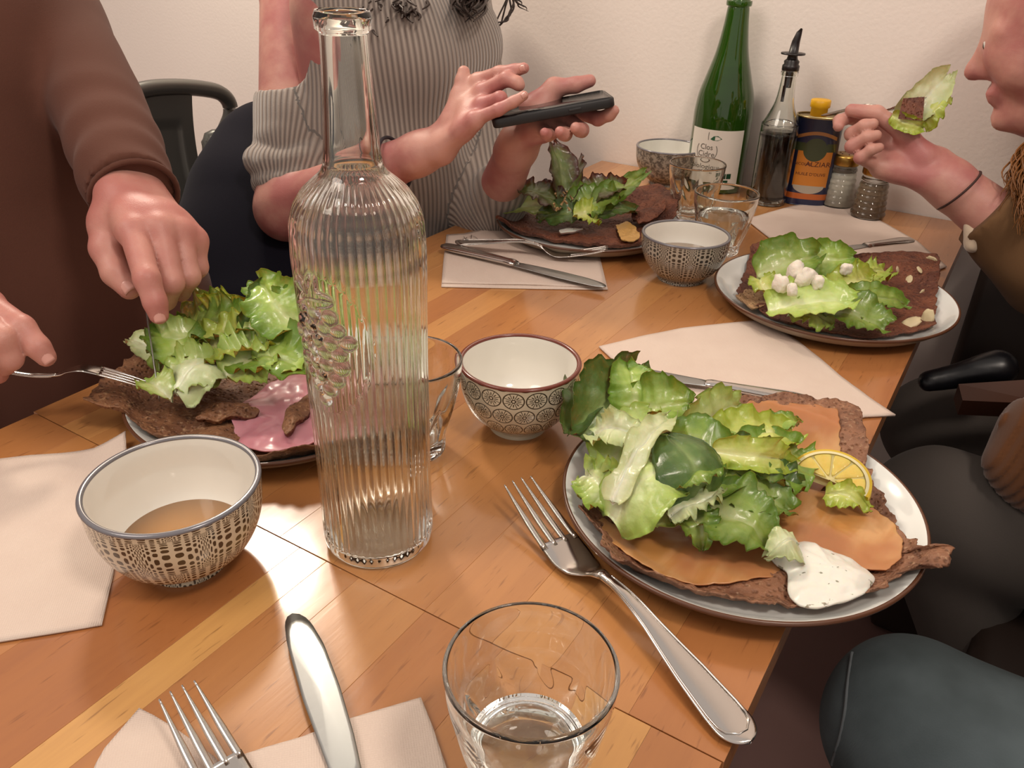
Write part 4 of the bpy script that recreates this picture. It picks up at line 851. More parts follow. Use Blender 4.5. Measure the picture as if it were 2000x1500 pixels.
def hand_sdf(wrist, elbow, fingers, thumb, fr=.0088, wr=(.026, .019), er=.036, thenar=.015, palm=.0115):
    """wrist, elbow: points. fingers: lists of four (px, py, depth) from knuckle to tip. Returns function and prims"""
    W = DP(wrist); E_ = DP(elbow); Fg = [[DP(q) for q in f] for f in fingers]; Th = [DP(q) for q in thumb]
    ctr = np.mean([f[0] for f in Fg], 0); ax = (ctr - W) / np.linalg.norm(ctr - W)
    across = Fg[0][0] - Fg[-1][0]; across /= np.linalg.norm(across)
    base = [cap(E_, W - (W - E_) * .12, er, wr[0] * 1.02)]
    base += [cap(W - (W - E_) * .14 + across * .008, W + across * .009, wr[0] * .86, wr[1] * .95), cap(W - (W - E_) * .14 - across * .008, W - across * .009, wr[0] * .86, wr[1] * .95)]
    for i, f in enumerate(Fg):
        o = across * (.013 - .0088 * i); base.append(cap(W + o, f[0] - ax * .004, palm * 1.1, palm))
        if i: base.append(cap(W * .35 + f[0] * .65, W * .35 + Fg[i - 1][0] * .65, palm * .9, palm * .9))
    base.append(cap(W + across * .012, Th[0], palm, thenar)); base.append(cap(Th[0], Th[1], thenar, .0125)); base.append(cap(Th[0], (Fg[0][0] + W) / 2, thenar * .8, palm * .9))
    nails = []; groups = []
    sc = [1.0, 1.03, .97, .86]
    for i, f in enumerate(Fg):
        r = fr * sc[i]; d1 = f[3] - f[2]; d1 /= np.linalg.norm(d1); tip = f[3] - d1 * r * .75
        groups.append([cap(f[0], f[1], r * 1.18, r * 1.02), cap(f[1], f[2], r * 1.04, r * .92), cap(f[2], tip, r * .92, r * .80)]); nails.append((f[2], tip, r * .82, f[1]))
    d1 = Th[3] - Th[2]; d1 /= np.linalg.norm(d1); tip = Th[3] - d1 * fr * .8
    groups.append([cap(Th[1], Th[2], fr * 1.35, fr * 1.15), cap(Th[2], tip, fr * 1.2, fr * .95)]); nails.append((Th[2], tip, fr * .98, Th[1]))
    def f(p):
        b = fold_(p, base, .012); o = b
        for g in groups: o = np.minimum(o, smin(b, fold_(p, g, .0035), .006))
        return o
    pr_ = base + [q for g in groups for q in g]
    return f, pr_, nails
m_nail = plain('fingernail', '#c99488', .25)
def m_skin(name, a, b):
    n = NM(name, .48, Subsurface_Weight=.18, Subsurface_Scale=.012); n.b.inputs['Subsurface Radius'].default_value = (1, .35, .2); v = n.tc('Object')
    k = n.noise(v, 16, 4, .55); n.color(n.mix(k.sm(.35, .68), srgb(a), srgb(b))); p = n.vor(v, 900); w_ = n.noise(v, 120, 3); return n.bump(p * .3 + w_, .22, .0012).m
skin = m_skin('rosy_skin', '#c08c7e', '#b06f66'); skin_b = m_skin('pale_pink_skin', '#c49082', '#ad6a66')
def nail_children(nails, parent, nrm):     # nail plates on the finger backs
    for (a, b, r, prev) in nails:
        ax = (b - a) / (np.linalg.norm(b - a) + 1e-9); u = np.array(nrm, float); u = u - ax * (u @ ax); u /= np.linalg.norm(u) + 1e-9; s = np.cross(ax, u)
        V = [b + ax * (t_ * r * .95 - r * .35) + s * math.sin(q) * r * .80 + u * (math.cos(q) * r * .86 + r * .15) for t_ in np.linspace(-.1, 1.05, 6) for q in np.linspace(-.75, .75, 7)]
        V = np.array(V); V2 = V - u * .0016
        F = grid_faces(6, 7); F += [tuple(q + 42 for q in f[::-1]) for f in F]
        per = list(range(0, 7)) + [7 * i + 6 for i in range(1, 6)] + [35 + j for j in range(5, -1, -1)] + [7 * i for i in range(4, 0, -1)]
        F += [(per[i], per[(i + 1) % len(per)], per[(i + 1) % len(per)] + 42, per[i] + 42) for i in range(len(per))]
        mesh('fingernail', np.vstack([V, V2]) - np.array(parent.location), F, m_nail, parent)
def head_prims(c, fwd, s=1.0):
    c = np.array(c, float); f = np.array(fwd, float); f /= np.linalg.norm(f); up = np.array([0, 0, 1.]); up -= f * (up @ f); up /= np.linalg.norm(up); r = np.cross(f, up)
    g = lambda x, y, z: c + (f * x + r * y + up * z) * s
    base = [cap(g(-.018, 0, .035), g(.012, 0, .030), .084 * s, .078 * s), cap(g(.03, 0, -.02), g(.05, 0, -.075), .062 * s, .034 * s), cap(g(.0, .03, -.03), g(.045, .012, -.082), .040 * s, .024 * s), cap(g(.0, -.03, -.03), g(.045, -.012, -.082), .040 * s, .024 * s),
            cap(g(.070, .035, -.012), g(.060, .045, -.03), .020 * s), cap(g(.070, -.035, -.012), g(.060, -.045, -.03), .020 * s)]
    fine = [cap(g(.086, 0, .012), g(.108, 0, -.022), .007 * s, .012 * s), cap(g(.095, .009, -.028), g(.095, -.009, -.028), .008 * s), cap(g(.090, -.018, -.052), g(.090, .018, -.052), .007 * s), cap(g(.088, -.015, -.060), g(.088, .015, -.060), .008 * s), cap(g(.082, -.010, -.088), g(.082, .010, -.088), .014 * s),
            cap(g(.078, .020, .024), g(.072, .050, .020), .008 * s), cap(g(.078, -.020, .024), g(.072, -.050, .020), .008 * s), cap(g(-.008, .078, .012), g(-.002, .076, -.022), .010 * s, .007 * s), cap(g(-.008, -.078, .012), g(-.002, -.076, -.022), .010 * s, .007 * s)]
    eyes = [g(.0825, .031, .006), g(.0825, -.031, .006)]
    return base, fine, eyes, g
def eyes_children(eyes, parent, fwd, s=1):
    f = Vector(fwd).normalized()
    for e in eyes:
        V, F, _ = lathe([(0, -.011), (.0095, -.0055), (.011, 0), (.0095, .0055), (.0055, .0096), (0, .011)], 16); q = f.to_track_quat('Z', 'Y'); V = xf(V, m=q.to_matrix().to_4x4()) + np.array(e) - np.array(parent.location)
        ey = mesh('eye', V, F, plain('eye_white', '#d8d2cc', .15), parent)
        V, F, _ = lathe([(0, .0112), (.0050, .0103), (.0052, .0092)], 16); V = xf(V, m=q.to_matrix().to_4x4()) + np.array(e) - np.array(parent.location); mesh('iris', V, F, plain('iris', '#3d2a1c', .1), ey)
def foldnoise(p, amp, fr, d=(0, 0, 1), seed=0):
    a = p @ np.array(d, f32); q = p @ np.array((.7, -.4, .6), f32); r = p @ np.array((-.3, .9, .2), f32)
    return amp * (np.sin(a * fr + 2.2 * np.sin(q * fr * .37 + seed)) * .6 + .4 * np.sin(r * fr * .8 + 1.7 * np.sin(a * fr * .5 + seed * 2)))
def person(label, parts, loc, mat):
    V, F = join([(v, [tuple(q) for q in f]) for v, f in parts]); loc = tuple(loc); o = mesh('person', V, F, mat, loc=loc); return tag(o, label, 'person')
def child(name, parent, V, F, m, label=None, **kw):
    off = np.zeros(3); q_ = parent
    while q_ is not None: off += np.array(q_.location); q_ = q_.parent
    o = mesh(name, np.asarray(V) - off, F, m, parent, **kw)
    if label: o['label'] = label
    return o
def cutplane(p, o, n): return (p - np.array(o, f32)) @ np.array(n, f32)
def ring_band(name, parent, c, axis, R1, R2, rad, m, tilt=None):
    c = np.array(c, float); ax = np.array(axis, float); ax /= np.linalg.norm(ax); u = np.cross(ax, [0.1, .2, 1]); u /= np.linalg.norm(u); v = np.cross(ax, u)
    pts = [c + u * math.cos(a) * R1 + v * math.sin(a) * R2 for a in np.linspace(0, 2 * PI, 41)]
    V, F = tube(pts, rad, 8, caps=False); return child(name, parent, V, F, m)

# ---- person in the brown top, cutting the ham galette
A_tor = [cap((-.98, .40, .48), (-.935, .425, .70), .155, .150, (1.12, .92, 1)), cap((-.935, .425, .70), (-.93, .43, .98), .150, .125, (1.15, .80, 1))]
shL, elL, wrL = DP((60, -150, .98)), DP((95, -60, .93)), DP((262, 388, .715))
shR = np.array((-.93, .25, 1.05)); elR = np.array((-.93, .13, .86))
fL, prL, nlL = hand_sdf((262, 392, .712), (92, -30, .90), [
    [(262, 455, .672), (287, 545, .648), (303, 590, .650), (315, 632, .655)],
    [(312, 450, .680), (334, 552, .672), (322, 585, .695), (300, 570, .712)],
    [(350, 458, .692), (368, 540, .690), (352, 568, .712), (332, 550, .724)],
    [(380, 474, .706), (386, 522, .710), (368, 548, .726), (352, 530, .738)]],
    [(218, 438, .700), (208, 485, .690), (226, 533, .684), (264, 577, .682)], fr=.0098, wr=(.027, .021), er=.030, thenar=.016, palm=.0135)
fR, prR, nlR = hand_sdf((-140, 560, .68), (-420, 420, .78), [
    [(-22, 598, .655), (42, 640, .640), (74, 678, .640), (102, 712, .645)],
    [(-45, 612, .640), (4, 662, .628), (20, 700, .635), (4, 722, .650)],
    [(-70, 622, .630), (-40, 680, .620), (-30, 715, .632), (-50, 722, .650)],
    [(-95, 628, .622), (-80, 682, .616), (-72, 712, .630), (-85, 714, .645)]],
    [(-120, 640, .665), (-85, 690, .660), (-40, 722, .655), (10, 732, .652)], fr=.0098, wr=(.029, .022), er=.038, thenar=.016, palm=.0135)
VL = surfnet(fL, *bounds(prL), .0018); VR = surfnet(fR, *bounds(prR), .0022)
hb, hf, ey, hg = head_prims((-.84, .425, 1.32), (.92, -.1, -.32))
body_pr = A_tor + [cap((-.93, .43, 1.0), (-.88, .427, 1.20), .055, .054), cap((-.94, .28, 1.04), (-.94, .50, 1.04), .060), cap(shR, elR, .046, .038), cap(elR, DP((-420, 420, .78)), .038, .034), cap((-.945, .51, 1.03), DP((75, -70, .93)), .046, .036), cap(DP((75, -70, .93)), DP((92, -30, .90)), .034, .030),
    cap((-1.0, .50, .50), (-.62, .52, .50), .085, .065), cap((-1.0, .33, .50), (-.62, .30, .50), .085, .065), cap((-.62, .52, .50), (-.66, .52, .08), .058, .042), cap((-.62, .30, .50), (-.66, .30, .08), .058, .042), cap((-.66, .52, .05), (-.54, .52, .035), .036, .028), cap((-.66, .30, .05), (-.54, .30, .035), .036, .028)]
fB = lambda p: smin(fold_(p, body_pr + hb, .035), fold_(p, hf, .008), .012)
VB = surfnet(fB, *bounds(body_pr + hb), .0062)
pa = person('person in a loose brown long-sleeved top cutting a galette with knife and fork', [VL, VR, VB], (-.95, .42, .0), skin)
nail_children(nlL, pa, TOCAM(D(300, 500, .68))); nail_children(nlR[:1], pa, TOCAM(D(60, 650, .65)))
eyes_children(ey, pa, (.92, -.1, -.32))
sl_pr = [cap((-.945, .50, 1.03), DP((70, -80, .94)), .066, .054), cap(DP((70, -80, .94)), DP((92, -30, .90)), .052, .048), cap(DP((92, -30, .90)), DP((264, 394, .711)), .046, .0385)]
sr_pr = [cap(shR, elR, .068, .056), cap(elR, DP((-300, 470, .74)), .056, .040)]
to_pr = [cap((-.97, .41, .50), (-.925, .440, .72), .178, .174, (1.10, .92, 1)), cap((-.925, .440, .72), (-.935, .43, .97), .174, .150, (1.12, .84, 1)), cap((-.94, .32, 1.03), (-.94, .49, 1.03), .080)]
cutN = (wrL - DP((92, -30, .90))); cutN = cutN / np.linalg.norm(cutN); cutP = DP((263, 382, .722)); cutR = DP((-300, 470, .74)); cR = cutR - elR; cR = cR / np.linalg.norm(cR)
def f_top(p):
    d = fold_(p, to_pr, .05) + foldnoise(p, .006, 26, (.5, .85, .05), 1)
    s = fold_(p, sl_pr, .02); near = np.exp(-np.linalg.norm(p - DP((255, 335, .745)).astype(f32), axis=1) / .06); s = s + foldnoise(p, .0035, 110, tuple(cutN), 3) * near * 1.3 + foldnoise(p, .003, 34, (.3, .9, .1), 5)
    s = np.maximum(s, cutplane(p, cutP, cutN)); s2 = np.maximum(fold_(p, sr_pr, .02) + foldnoise(p, .003, 60, tuple(cR), 4), cutplane(p, cutR, cR))
    d = smin(smin(d, s, .018), s2, .018); return np.maximum(d, cutplane(p, (-.93, .43, 1.125), (.1, 0, 1)))
def m_cloth(name, a, b, sheen=.3, rough=.85, weave=900, bs=.2):
    n = NM(name, rough, Sheen_Weight=sheen); n.b.inputs['Specular IOR Level'].default_value = .08; v = n.tc('Object'); k = n.noise(v, 6, 3); w_ = n.noise(v, weave, 2); n.color(n.mix(k, srgb(a), srgb(b))); return n.bump(w_, bs, .0008).m
V, F = surfnet(f_top, *bounds(to_pr + sl_pr + sr_pr), .0045); top = child('brown_top', pa, V, F, m_cloth('brown_jersey', '#523329', '#603f35', .06), 'dark brown jersey top with long sleeves')
V, F = tube([cutP + (np.cross(cutN, [0, 0, 1.]) / np.linalg.norm(np.cross(cutN, [0, 0, 1.])) * math.cos(a) + np.cross(cutN, np.cross(cutN, [0, 0, 1.])) / np.linalg.norm(np.cross(cutN, [0, 0, 1.])) * math.sin(a)) * .0362 + cutN * .0005 for a in np.linspace(0, 2 * PI, 33)], .0026, 8, caps=False); child('cuff_hem', top, V - 0, F, bpy.data.materials['brown_jersey'])
tr = [q for q in body_pr[-6:-2]]
V, F = surfnet(lambda p: fold_(p, [cap(q[1], q[2], float(q[3]) + .010, float(q[4]) + .012) for q in tr] + [cap((-1.0, .34, .50), (-1.0, .50, .50), .125)], .03), *bounds(tr + [cap((-1.0, .34, .50), (-1.0, .50, .50), .16)], .03), .008)
child('trousers', pa, V, F, m_cloth('black_trousers', '#191718', '#211e20'), 'black trousers')
def locks(pts_list, rad, n=8, spread=.006, per=6, seed=0):
    rnd = random.Random(seed); parts = []
    for pts in pts_list:
        for k in range(per):
            o = np.array([rnd.gauss(0, spread) for _ in range(3)]); ph = rnd.uniform(0, 6.3); q = spl(pts, 26)
            q = q + o + np.c_[np.sin(np.arange(26) * .7 + ph), np.cos(np.arange(26) * .6 + ph), np.zeros(26)] * spread * .7 * np.linspace(.2, 1.4, 26)[:, None]
            parts.append(tube(q, np.interp(np.arange(26), [0, 18, 25], [rad, rad * .8, rad * .15]), n))
    return join(parts)
def hair_cap(g, m, parent, r=.092, name='hair', s=1.0):
    pr_ = [cap(g(-.026, 0, .045), g(.004, 0, .046), r * s, .080 * s), cap(g(-.05, 0, .02), g(-.06, 0, -.05), .070 * s, .055 * s)]
    cut = cap(g(.09, 0, -.02), g(.09, 0, .022), .074 * s)
    V, F = surfnet(lambda p: np.maximum(fold_(p, pr_, .03) + foldnoise(p, .0022, 160, (.2, .9, .3)), -d_cap(p, cut)), *bounds(pr_), .005); return child(name, parent, V, F, m)
m_hair_dark = NM('dark_brown_hair', .45).color(srgb('#2c1d17')).m; m_hair_gin = NM('ginger_hair', .4).color(srgb('#7a4c22')).m
hair_cap(hg, m_hair_dark, pa)
kt = DP((322, 786, .672)); kb = DP((268, 430, .790)); side = TOCAM(kt)
m = frame(kt, kb, np.cross(np.array(side), (kb - kt) / np.linalg.norm(kb - kt)).tolist()); knife('knife held upright, its blade slicing the left galette', m, np.linalg.norm(kb - kt) * 1.0, 1)
ft = DP((302, 757, .690)); fe = DP((-120, 700, .640)); up_ = np.array((0, 0, 1.)); m = frame(ft + up_ * .017, fe + up_ * .003, (.1, -.1, -1)); fork('fork held in the hand at the left edge of the photo', m, np.linalg.norm(fe - ft))

# ---- woman in the grey ribbed sweater
c0 = DP((788, 330, 1.235)); bc = DP((800, 120, 1.235)); c0[2] = .80; ctr = np.array((c0[0] - .02, c0[1] + .0, .0))
shp, elp = DP((578, -45, 1.185)), DP((562, 405, 1.125))
fwR, pwR, nwR = hand_sdf((862, 282, 1.0), (560, 408, 1.122), [
    [(936, 158, .985), (975, 143, .965), (1004, 138, .955), (1032, 131, .945)],
    [(946, 178, .970), (990, 154, .950), (1010, 162, .945), (1021, 175, .945)],
    [(946, 204, .957), (977, 192, .940), (973, 208, .950), (963, 218, .957)],
    [(930, 232, .945), (974, 214, .930), (1003, 199, .925), (1031, 182, .920)]],
    [(887, 238, .995), (899, 190, .995), (904, 158, .992), (907, 130, .990)], fr=.0080, wr=(.0245, .019), er=.041, thenar=.0125, palm=.0115)
fwL, pwL, nwL = hand_sdf((1018, 268, 1.03), (958, 415, 1.20), [
    [(1130, 218, .995), (1168, 232, .972), (1190, 224, .958), (1206, 210, .948)],
    [(1108, 234, .985), (1136, 254, .962), (1132, 254, .945), (1120, 247, .930)],
    [(1082, 244, .985), (1104, 262, .960), (1100, 262, .940), (1090, 254, .926)],
    [(1056, 248, .985), (1072, 264, .960), (1068, 263, .942), (1060, 256, .930)]],
    [(1046, 218, 1.0), (1082, 172, .990), (1124, 166, .980), (1162, 155, .975)], fr=.0080, wr=(.0245, .020), er=.034, thenar=.019, palm=.0115)
arm_up = [cap(shp, elp, .050, .040), cap(shp + np.array((0, .03, .01)), shp, .058, .054)]
fwRa = lambda p: smin(fwR(p), fold_(p, arm_up, .02), .02)
VL = surfnet(fwRa, *bounds(pwR + arm_up), .0019); VR = surfnet(fwL, *bounds(pwL), .0019)
hb, hf, ey, hg = head_prims(shp + np.array((.10, .11, .26)), (.85, -.15, -.5))
shq = np.array((shp[0] + .03, min(1.30, shp[1] + .33), shp[2])); elq = DP((958, 415, 1.20))
cx, cy = ctr[0], ctr[1]
body_pr = [cap((cx - .06, cy, .50), (cx, cy, .80), .125, .110, (1.1, .85, 1)), cap((cx, cy, .80), (cx - .01, cy, 1.02), .110, .112, (1.1, .8, 1)), cap(shp + np.array((0, .04, -.01)), shq + np.array((0, -.04, -.01)), .055), cap((shp + shq) / 2, (shp + shq) / 2 + np.array((.07, 0, .14)), .048, .046),
    cap(shq, elq, .048, .040), cap((cx, cy - .08, .50), (cx + .33, cy - .09, .50), .080, .062), cap((cx, cy + .08, .50), (cx + .33, cy + .09, .50), .080, .062), cap((cx + .33, cy - .09, .50), (cx + .30, cy - .09, .06), .055, .040), cap((cx + .33, cy + .09, .50), (cx + .30, cy + .09, .06), .055, .040)]
fB = lambda p: smin(fold_(p, body_pr + hb, .03), fold_(p, hf, .008), .012)
VB = surfnet(fB, *bounds(body_pr + hb), .0062)
pb = person('woman in a grey ribbed cold-shoulder sweater tapping a phone over the table', [VL, VR, VB], (cx, cy, 0), skin_b)
nail_children(nwR[:4:3], pb, TOCAM(D(1000, 150, .95))); eyes_children(ey, pb, (.85, -.15, -.5))
sw_tor = [cap((cx - .04, cy - .0, .60), (cx - .01, cy, .82), .155, .143, (1.06, 1, 1)), cap((cx - .01, cy, .82), (cx - .01, cy, 1.02), .140, .132, (1.06, .95, 1)), cap((cx + .070, cy - .04, .975), (cx + .070, cy + .05, .975), .074)]
sw_sl = [cap(DP((585, 215, 1.155)), DP((570, 280, 1.140)), .060, .050), cap(DP((650, 190, 1.20)), DP((600, 240, 1.16)), .085, .065)]
rolls = []
for (rx, ry, rd, RR, r1, tl) in ((572, 304, 1.138, .044, .0210, .10), (570, 335, 1.133, .041, .0165, .30), (568, 362, 1.130, .036, .0150, .50)):
    rc = DP((rx, ry, rd)); ru_ = np.array((.845, .534, 0)) * math.cos(tl) + np.array((0, 0, 1)) * math.sin(tl); rv_ = np.array((-.534, .845, 0))
    rp = [rc + ru_ * math.cos(a) * RR + rv_ * math.sin(a) * RR * .9 for a in np.linspace(0, 2 * PI, 13)]
    rolls += [cap(rp[i], rp[i + 1], r1 * (1 + .12 * math.sin(i * 1.7 + rd * 90)), r1 * (1 + .12 * math.sin(i * 1.7 + 1.7 + rd * 90))) for i in range(12)]
sl2 = [cap(shq, elq, .066, .052), cap(elq, DP((978, 372, 1.15)), .050, .040)]
cutc = [cap(DP((560, 112, 1.15)), DP((575, -90, 1.17)), .066, .10), cap(DP((555, 85, 1.10)), DP((560, -90, 1.10)), .062, .11)]
def f_sw(p):
    d = fold_(p, sw_tor, .05) + foldnoise(p, .0035, 22, (.3, .3, 1), 2); s = fold_(p, sw_sl, .03) + foldnoise(p, .002, 60, (.2, .6, .8), 1)
    r = np.minimum(np.minimum(fold_(p, rolls[:12], .006), fold_(p, rolls[12:24], .006)), fold_(p, rolls[24:], .006)) + foldnoise(p, .0016, 90, (.2, .3, .9), 2); s = smin(s, r, .003); d = smin(d, s, .012); d = smin(d, fold_(p, sl2, .02), .03)
    c = fold_(p, cutc, .03); return np.maximum(np.maximum(d, -c), cutplane(p, (cx, cy, 1.115), (.25, 0, 1)))
V, F = surfnet(f_sw, *bounds(sw_tor + sw_sl + rolls + sl2), .0038)
# knit rib coordinate: around the torso, or around the arm on the sleeve
ang = np.arctan2(V[:, 1] - cy, V[:, 0] - cx); u1 = ang * .16 + (V[:, 2] - .9) * .10
aa, ab = DP((585, 215, 1.155)), DP((565, 340, 1.13)); ax = (ab - aa) / np.linalg.norm(ab - aa); e1 = np.cross(ax, [0, 0, 1.]); e1 /= np.linalg.norm(e1); e2 = np.cross(ax, e1); rel = V - aa; u2 = np.arctan2(rel @ e2, rel @ e1) * .062
wgt = np.clip((np.minimum(fold_(V.astype(f32), sw_sl[:1], .03), fold_(V.astype(f32), rolls, .02)) - fold_(V.astype(f32), sw_tor, .03)) / .01 + .5, 0, 1)
ru = np.where(wgt < .5, u2, u1); ds_ = fold_(V.astype(f32), sl2, .02) < fold_(V.astype(f32), sw_tor, .03); a3 = (elq - shq) / np.linalg.norm(elq - shq); g1 = np.cross(a3, [1., 0, 0]); g1 /= np.linalg.norm(g1); g2 = np.cross(a3, g1); rl = V - shq; ru = np.where(ds_, np.arctan2(rl @ g2, rl @ g1) * .060, ru)
def m_knit():
    n = NM('grey_rib_knit', .9, Sheen_Weight=.4); a = X(n.nt, n.attr('rib_u').outputs['Fac']); s = (a * (2 * PI / .0078)).sin(); v = n.tc('Object'); fz = n.noise(v, 700, 2)
    r_ = (s * .5 + .5) ** .6; n.color(n.mix(r_, srgb('#776b64'), srgb('#a69a90'))); return n.bump(r_ + fz * .15, .9, .0022).m
child('sweater', pb, V, F, m_knit(), 'grey ribbed knit sweater with open shoulder and pushed-up sleeve', attrs={'rib_u': ru})
tr = body_pr[-4:]
V, F = surfnet(lambda p: fold_(p, [cap(q[1], q[2], float(q[3]) + .010, float(q[4]) + .012) for q in tr] + [cap((cx - .03, cy - .05, .54), (cx - .03, cy + .05, .54), .15)], .03), *bounds(tr + [cap((cx - .03, cy - .05, .54), (cx - .03, cy + .05, .54), .17)], .03), .008)
child('trousers', pb, V, F, m_cloth('navy_trousers', '#17161d', '#201f29'), 'dark navy trousers')
ring_band('hair_tie', pb, DP((772, 318, 1.03)), DP((862, 282, 1.0)) - DP((560, 408, 1.122)), .0315, .0325, .0022, plain('dark_elastic', '#2b2328', .8))
hr = hair_cap(hg, m_hair_dark, pb)
hp_ = lambda x, y, d: DP((x, y, d))
HL = [[hg(.02, .085, .03), hg(.0, .10, -.06), hp_(765, -40, 1.10), hp_(768, 22, 1.0)], [hg(.02, .085, .0), hg(.02, .10, -.08), hp_(745, -40, 1.11), hp_(728, 16, 1.0)], [hg(.02, .09, .0), hp_(800, -60, 1.1), hp_(802, 22, 1.0)],
      [hg(.02, -.085, .02), hp_(900, -120, 1.14), hp_(905, -30, 1.12), hp_(915, 26, 1.02)], [hg(.02, -.085, .0), hp_(930, -120, 1.14), hp_(945, -50, 1.12), hp_(928, 14, 1.02)], [hg(-.06, -.06, -.02), hp_(980, -140, 1.22), hp_(1000, -40, 1.2), hp_(975, 45, 1.18), hp_(960, 30, 1.18)]]
V, F = locks(HL[:5], .006, 7, .008, 12, 3); V2, F2 = locks(HL[5:] + [[hp_(980, -60, 1.16), hp_(1002, 0, 1.16), hp_(990, 38, 1.15), hp_(966, 46, 1.15)], [hp_(985, -60, 1.17), hp_(1000, -10, 1.17), hp_(1028, 18, 1.16)]], .0016, 6, .0025, 3, 4)
V, F = join([(V, F), (V2, F2)]); o = child('hair_strands', hr, V, F, m_hair_dark); o['kind'] = 'stuff'

def phone():
    a, b = DP((963, 243, .936)), DP((1202, 199, .934)); x = (b - a) / np.linalg.norm(b - a); awayv = np.array((-.42, .90, -.02)); awayv -= x * (awayv @ x); awayv /= np.linalg.norm(awayv); z = np.cross(x, awayv)
    m = Matrix((Vector(x), Vector(awayv), Vector(z))).transposed().to_4x4(); m.translation = Vector(a); L = np.linalg.norm(b - a); t = thing('smartphone', 'black-cased phone held flat over the far salad', 'phone'); t.matrix_world = m
    def rr(x0, x1, y0, y1, z0, z1, r):
        o = []
        for cx_, cy_, a0 in ((x1 - r, y1 - r, 0), (x0 + r, y1 - r, PI / 2), (x0 + r, y0 + r, PI), (x1 - r, y0 + r, 1.5 * PI)): o += [(cx_ + r * math.cos(a0 + q), cy_ + r * math.sin(a0 + q)) for q in np.linspace(0, PI / 2, 7)]
        k = len(o); lv = [(z0, .0012), (z0 + .0015, 0), (z1 - .0015, 0), (z1, .0012)]; c_ = ((x0 + x1) / 2, (y0 + y1) / 2); V = []
        for zz, ins in lv:
            for p_ in o: dx, dy = c_[0] - p_[0], c_[1] - p_[1]; l = math.hypot(dx, dy); V.append((p_[0] + dx / l * ins, p_[1] + dy / l * ins, zz))
        F = grid_faces(4, k, close_v=True); F += [tuple(range(k))[::-1], tuple(3 * k + i for i in range(k))]; return np.array(V), [f[::-1] for f in F[:-2]] + F[-2:]
    mesh('case', *rr(0, L, 0, .073, -.0055, .0050, .009), plain('black_rubber', '#1c1a1b', .5), t)
    mesh('screen', *rr(.003, L - .003, .003, .070, .0044, .0054, .006), plain('dark_screen', '#101114', .08), t)
    mesh('side_button', *box(L * .62, L * .72, -.0009, .001, -.0012, .0012, .0004), plain('black_rubber_key', '#2a2829', .4), t)
phone()

# ---- person on the right lifting a forkful
fc, pc, nc = hand_sdf((1826, 336, 1.0), (2060, 520, .985), [
    [(1724, 258, 1.03), (1662, 228, 1.025), (1640, 236, 1.010), (1636, 252, 1.0)],
    [(1716, 284, 1.03), (1664, 262, 1.005), (1688, 246, .988), (1716, 240, .984)],
    [(1712, 306, 1.02), (1664, 286, .998), (1694, 268, .984), (1722, 262, .982)],
    [(1716, 326, 1.01), (1680, 308, .992), (1702, 292, .982), (1726, 286, .982)]],
    [(1802, 306, .995), (1770, 262, .992), (1712, 222, .995), (1652, 214, 1.005)], fr=.0082, wr=(.027, .022), er=.040, thenar=.0125, palm=.0135)
V1 = surfnet(fc, *bounds(pc), .0019)
hcen = DP((2100, 50, .97)); hb, hf, ey, hg = head_prims(hcen, (-.93, -.05, -.36), 1.0)
ehC = DP((2060, 520, .985)); shC = np.array((.26, 1.24, .98)); shC2 = np.array((.26, .93, .98)); elC2 = np.array((.18, .84, .80))
body_pr = [cap((.36, 1.10, .55), (.26, 1.10, .92), .13, .11, (1, .8, 1)), cap(shC, shC2, .055), cap((.25, 1.10, .96), hcen + np.array((.02, 0, -.08)), .05, .046), cap(ehC, shC, .042, .05), cap(shC2, elC2, .05, .04), cap(elC2, (.19, .98, .64), .038, .03), cap((.19, .98, .64), (.16, 1.03, .61), .026, .022),
    cap((.36, 1.16, .53), (-.0, 1.17, .52), .082, .064), cap((.36, .98, .53), (.02, .95, .52), .082, .064), cap((.0, 1.17, .52), (.26, 1.16, .08), .055, .04), cap((.02, .95, .52), (.26, .94, .08), .055, .04)]
fB = lambda p: smin(fold_(p, body_pr + hb, .03), fold_(p, hf, .008), .012)
VB = surfnet(fB, *bounds(body_pr + hb), .006)
pc_ = person('person at the right edge in a tan jacket raising a forkful of salad', [V1, VB], (.3, 1.1, 0), skin_b)
eyes_children(ey, pc_, (-.93, -.05, -.36))
wr, el = DP((1826, 336, 1.0)), ehC; axc = (el - wr) / np.linalg.norm(el - wr)
cuff = DP((1926, 414, .992)); jk_sl = [cap(cuff - axc * .01, el, .044, .060), cap(el, shC, .060, .072)]; jk = [cap((.36, 1.10, .56), (.27, 1.10, .92), .170, .150, (1, .85, 1)), cap(shC, shC2, .075), cap(shC2, elC2, .07, .055), cap(elC2, (.18, .96, .66), .055, .04)]
def f_jk(p):
    s = np.maximum(fold_(p, jk_sl, .02) + foldnoise(p, .003, 70, tuple(axc), 2), -cutplane(p, cuff, axc)); d = fold_(p, jk, .04) + foldnoise(p, .005, 26, (.2, .6, .7), 3); return np.maximum(smin(d, s, .03), cutplane(p, (.27, 1.1, 1.04), (-.2, 0, 1)))
V, F = surfnet(f_jk, *bounds(jk_sl + jk), .0055); jko = child('jacket', pc_, V, F, m_cloth('tan_suede', '#5f4630', '#6f5238', .05), 'tan jacket with pale fleece cuff')
V, F = surfnet(lambda p: fold_(p, [cap(DP((1900, 478, .99)), DP((1893, 440, .99)), .0085, .006), cap(DP((1900, 478, .99)), DP((1912, 462, .98)), .0085, .007), cap(DP((1912, 462, .98)), DP((1928, 440, .975)), .006)], .006) + foldnoise(p, .0012, 420, (.5, .5, .5)), DP((1890, 500, 1.0)) - .06, DP((1890, 430, .98)) + .06, .0022); child('fleece_cuff', pc_, V, F, m_cloth('cream_fleece', '#b8a48c', '#cdbba6', .6), 'pale fleece cuff turning out of the sleeve')
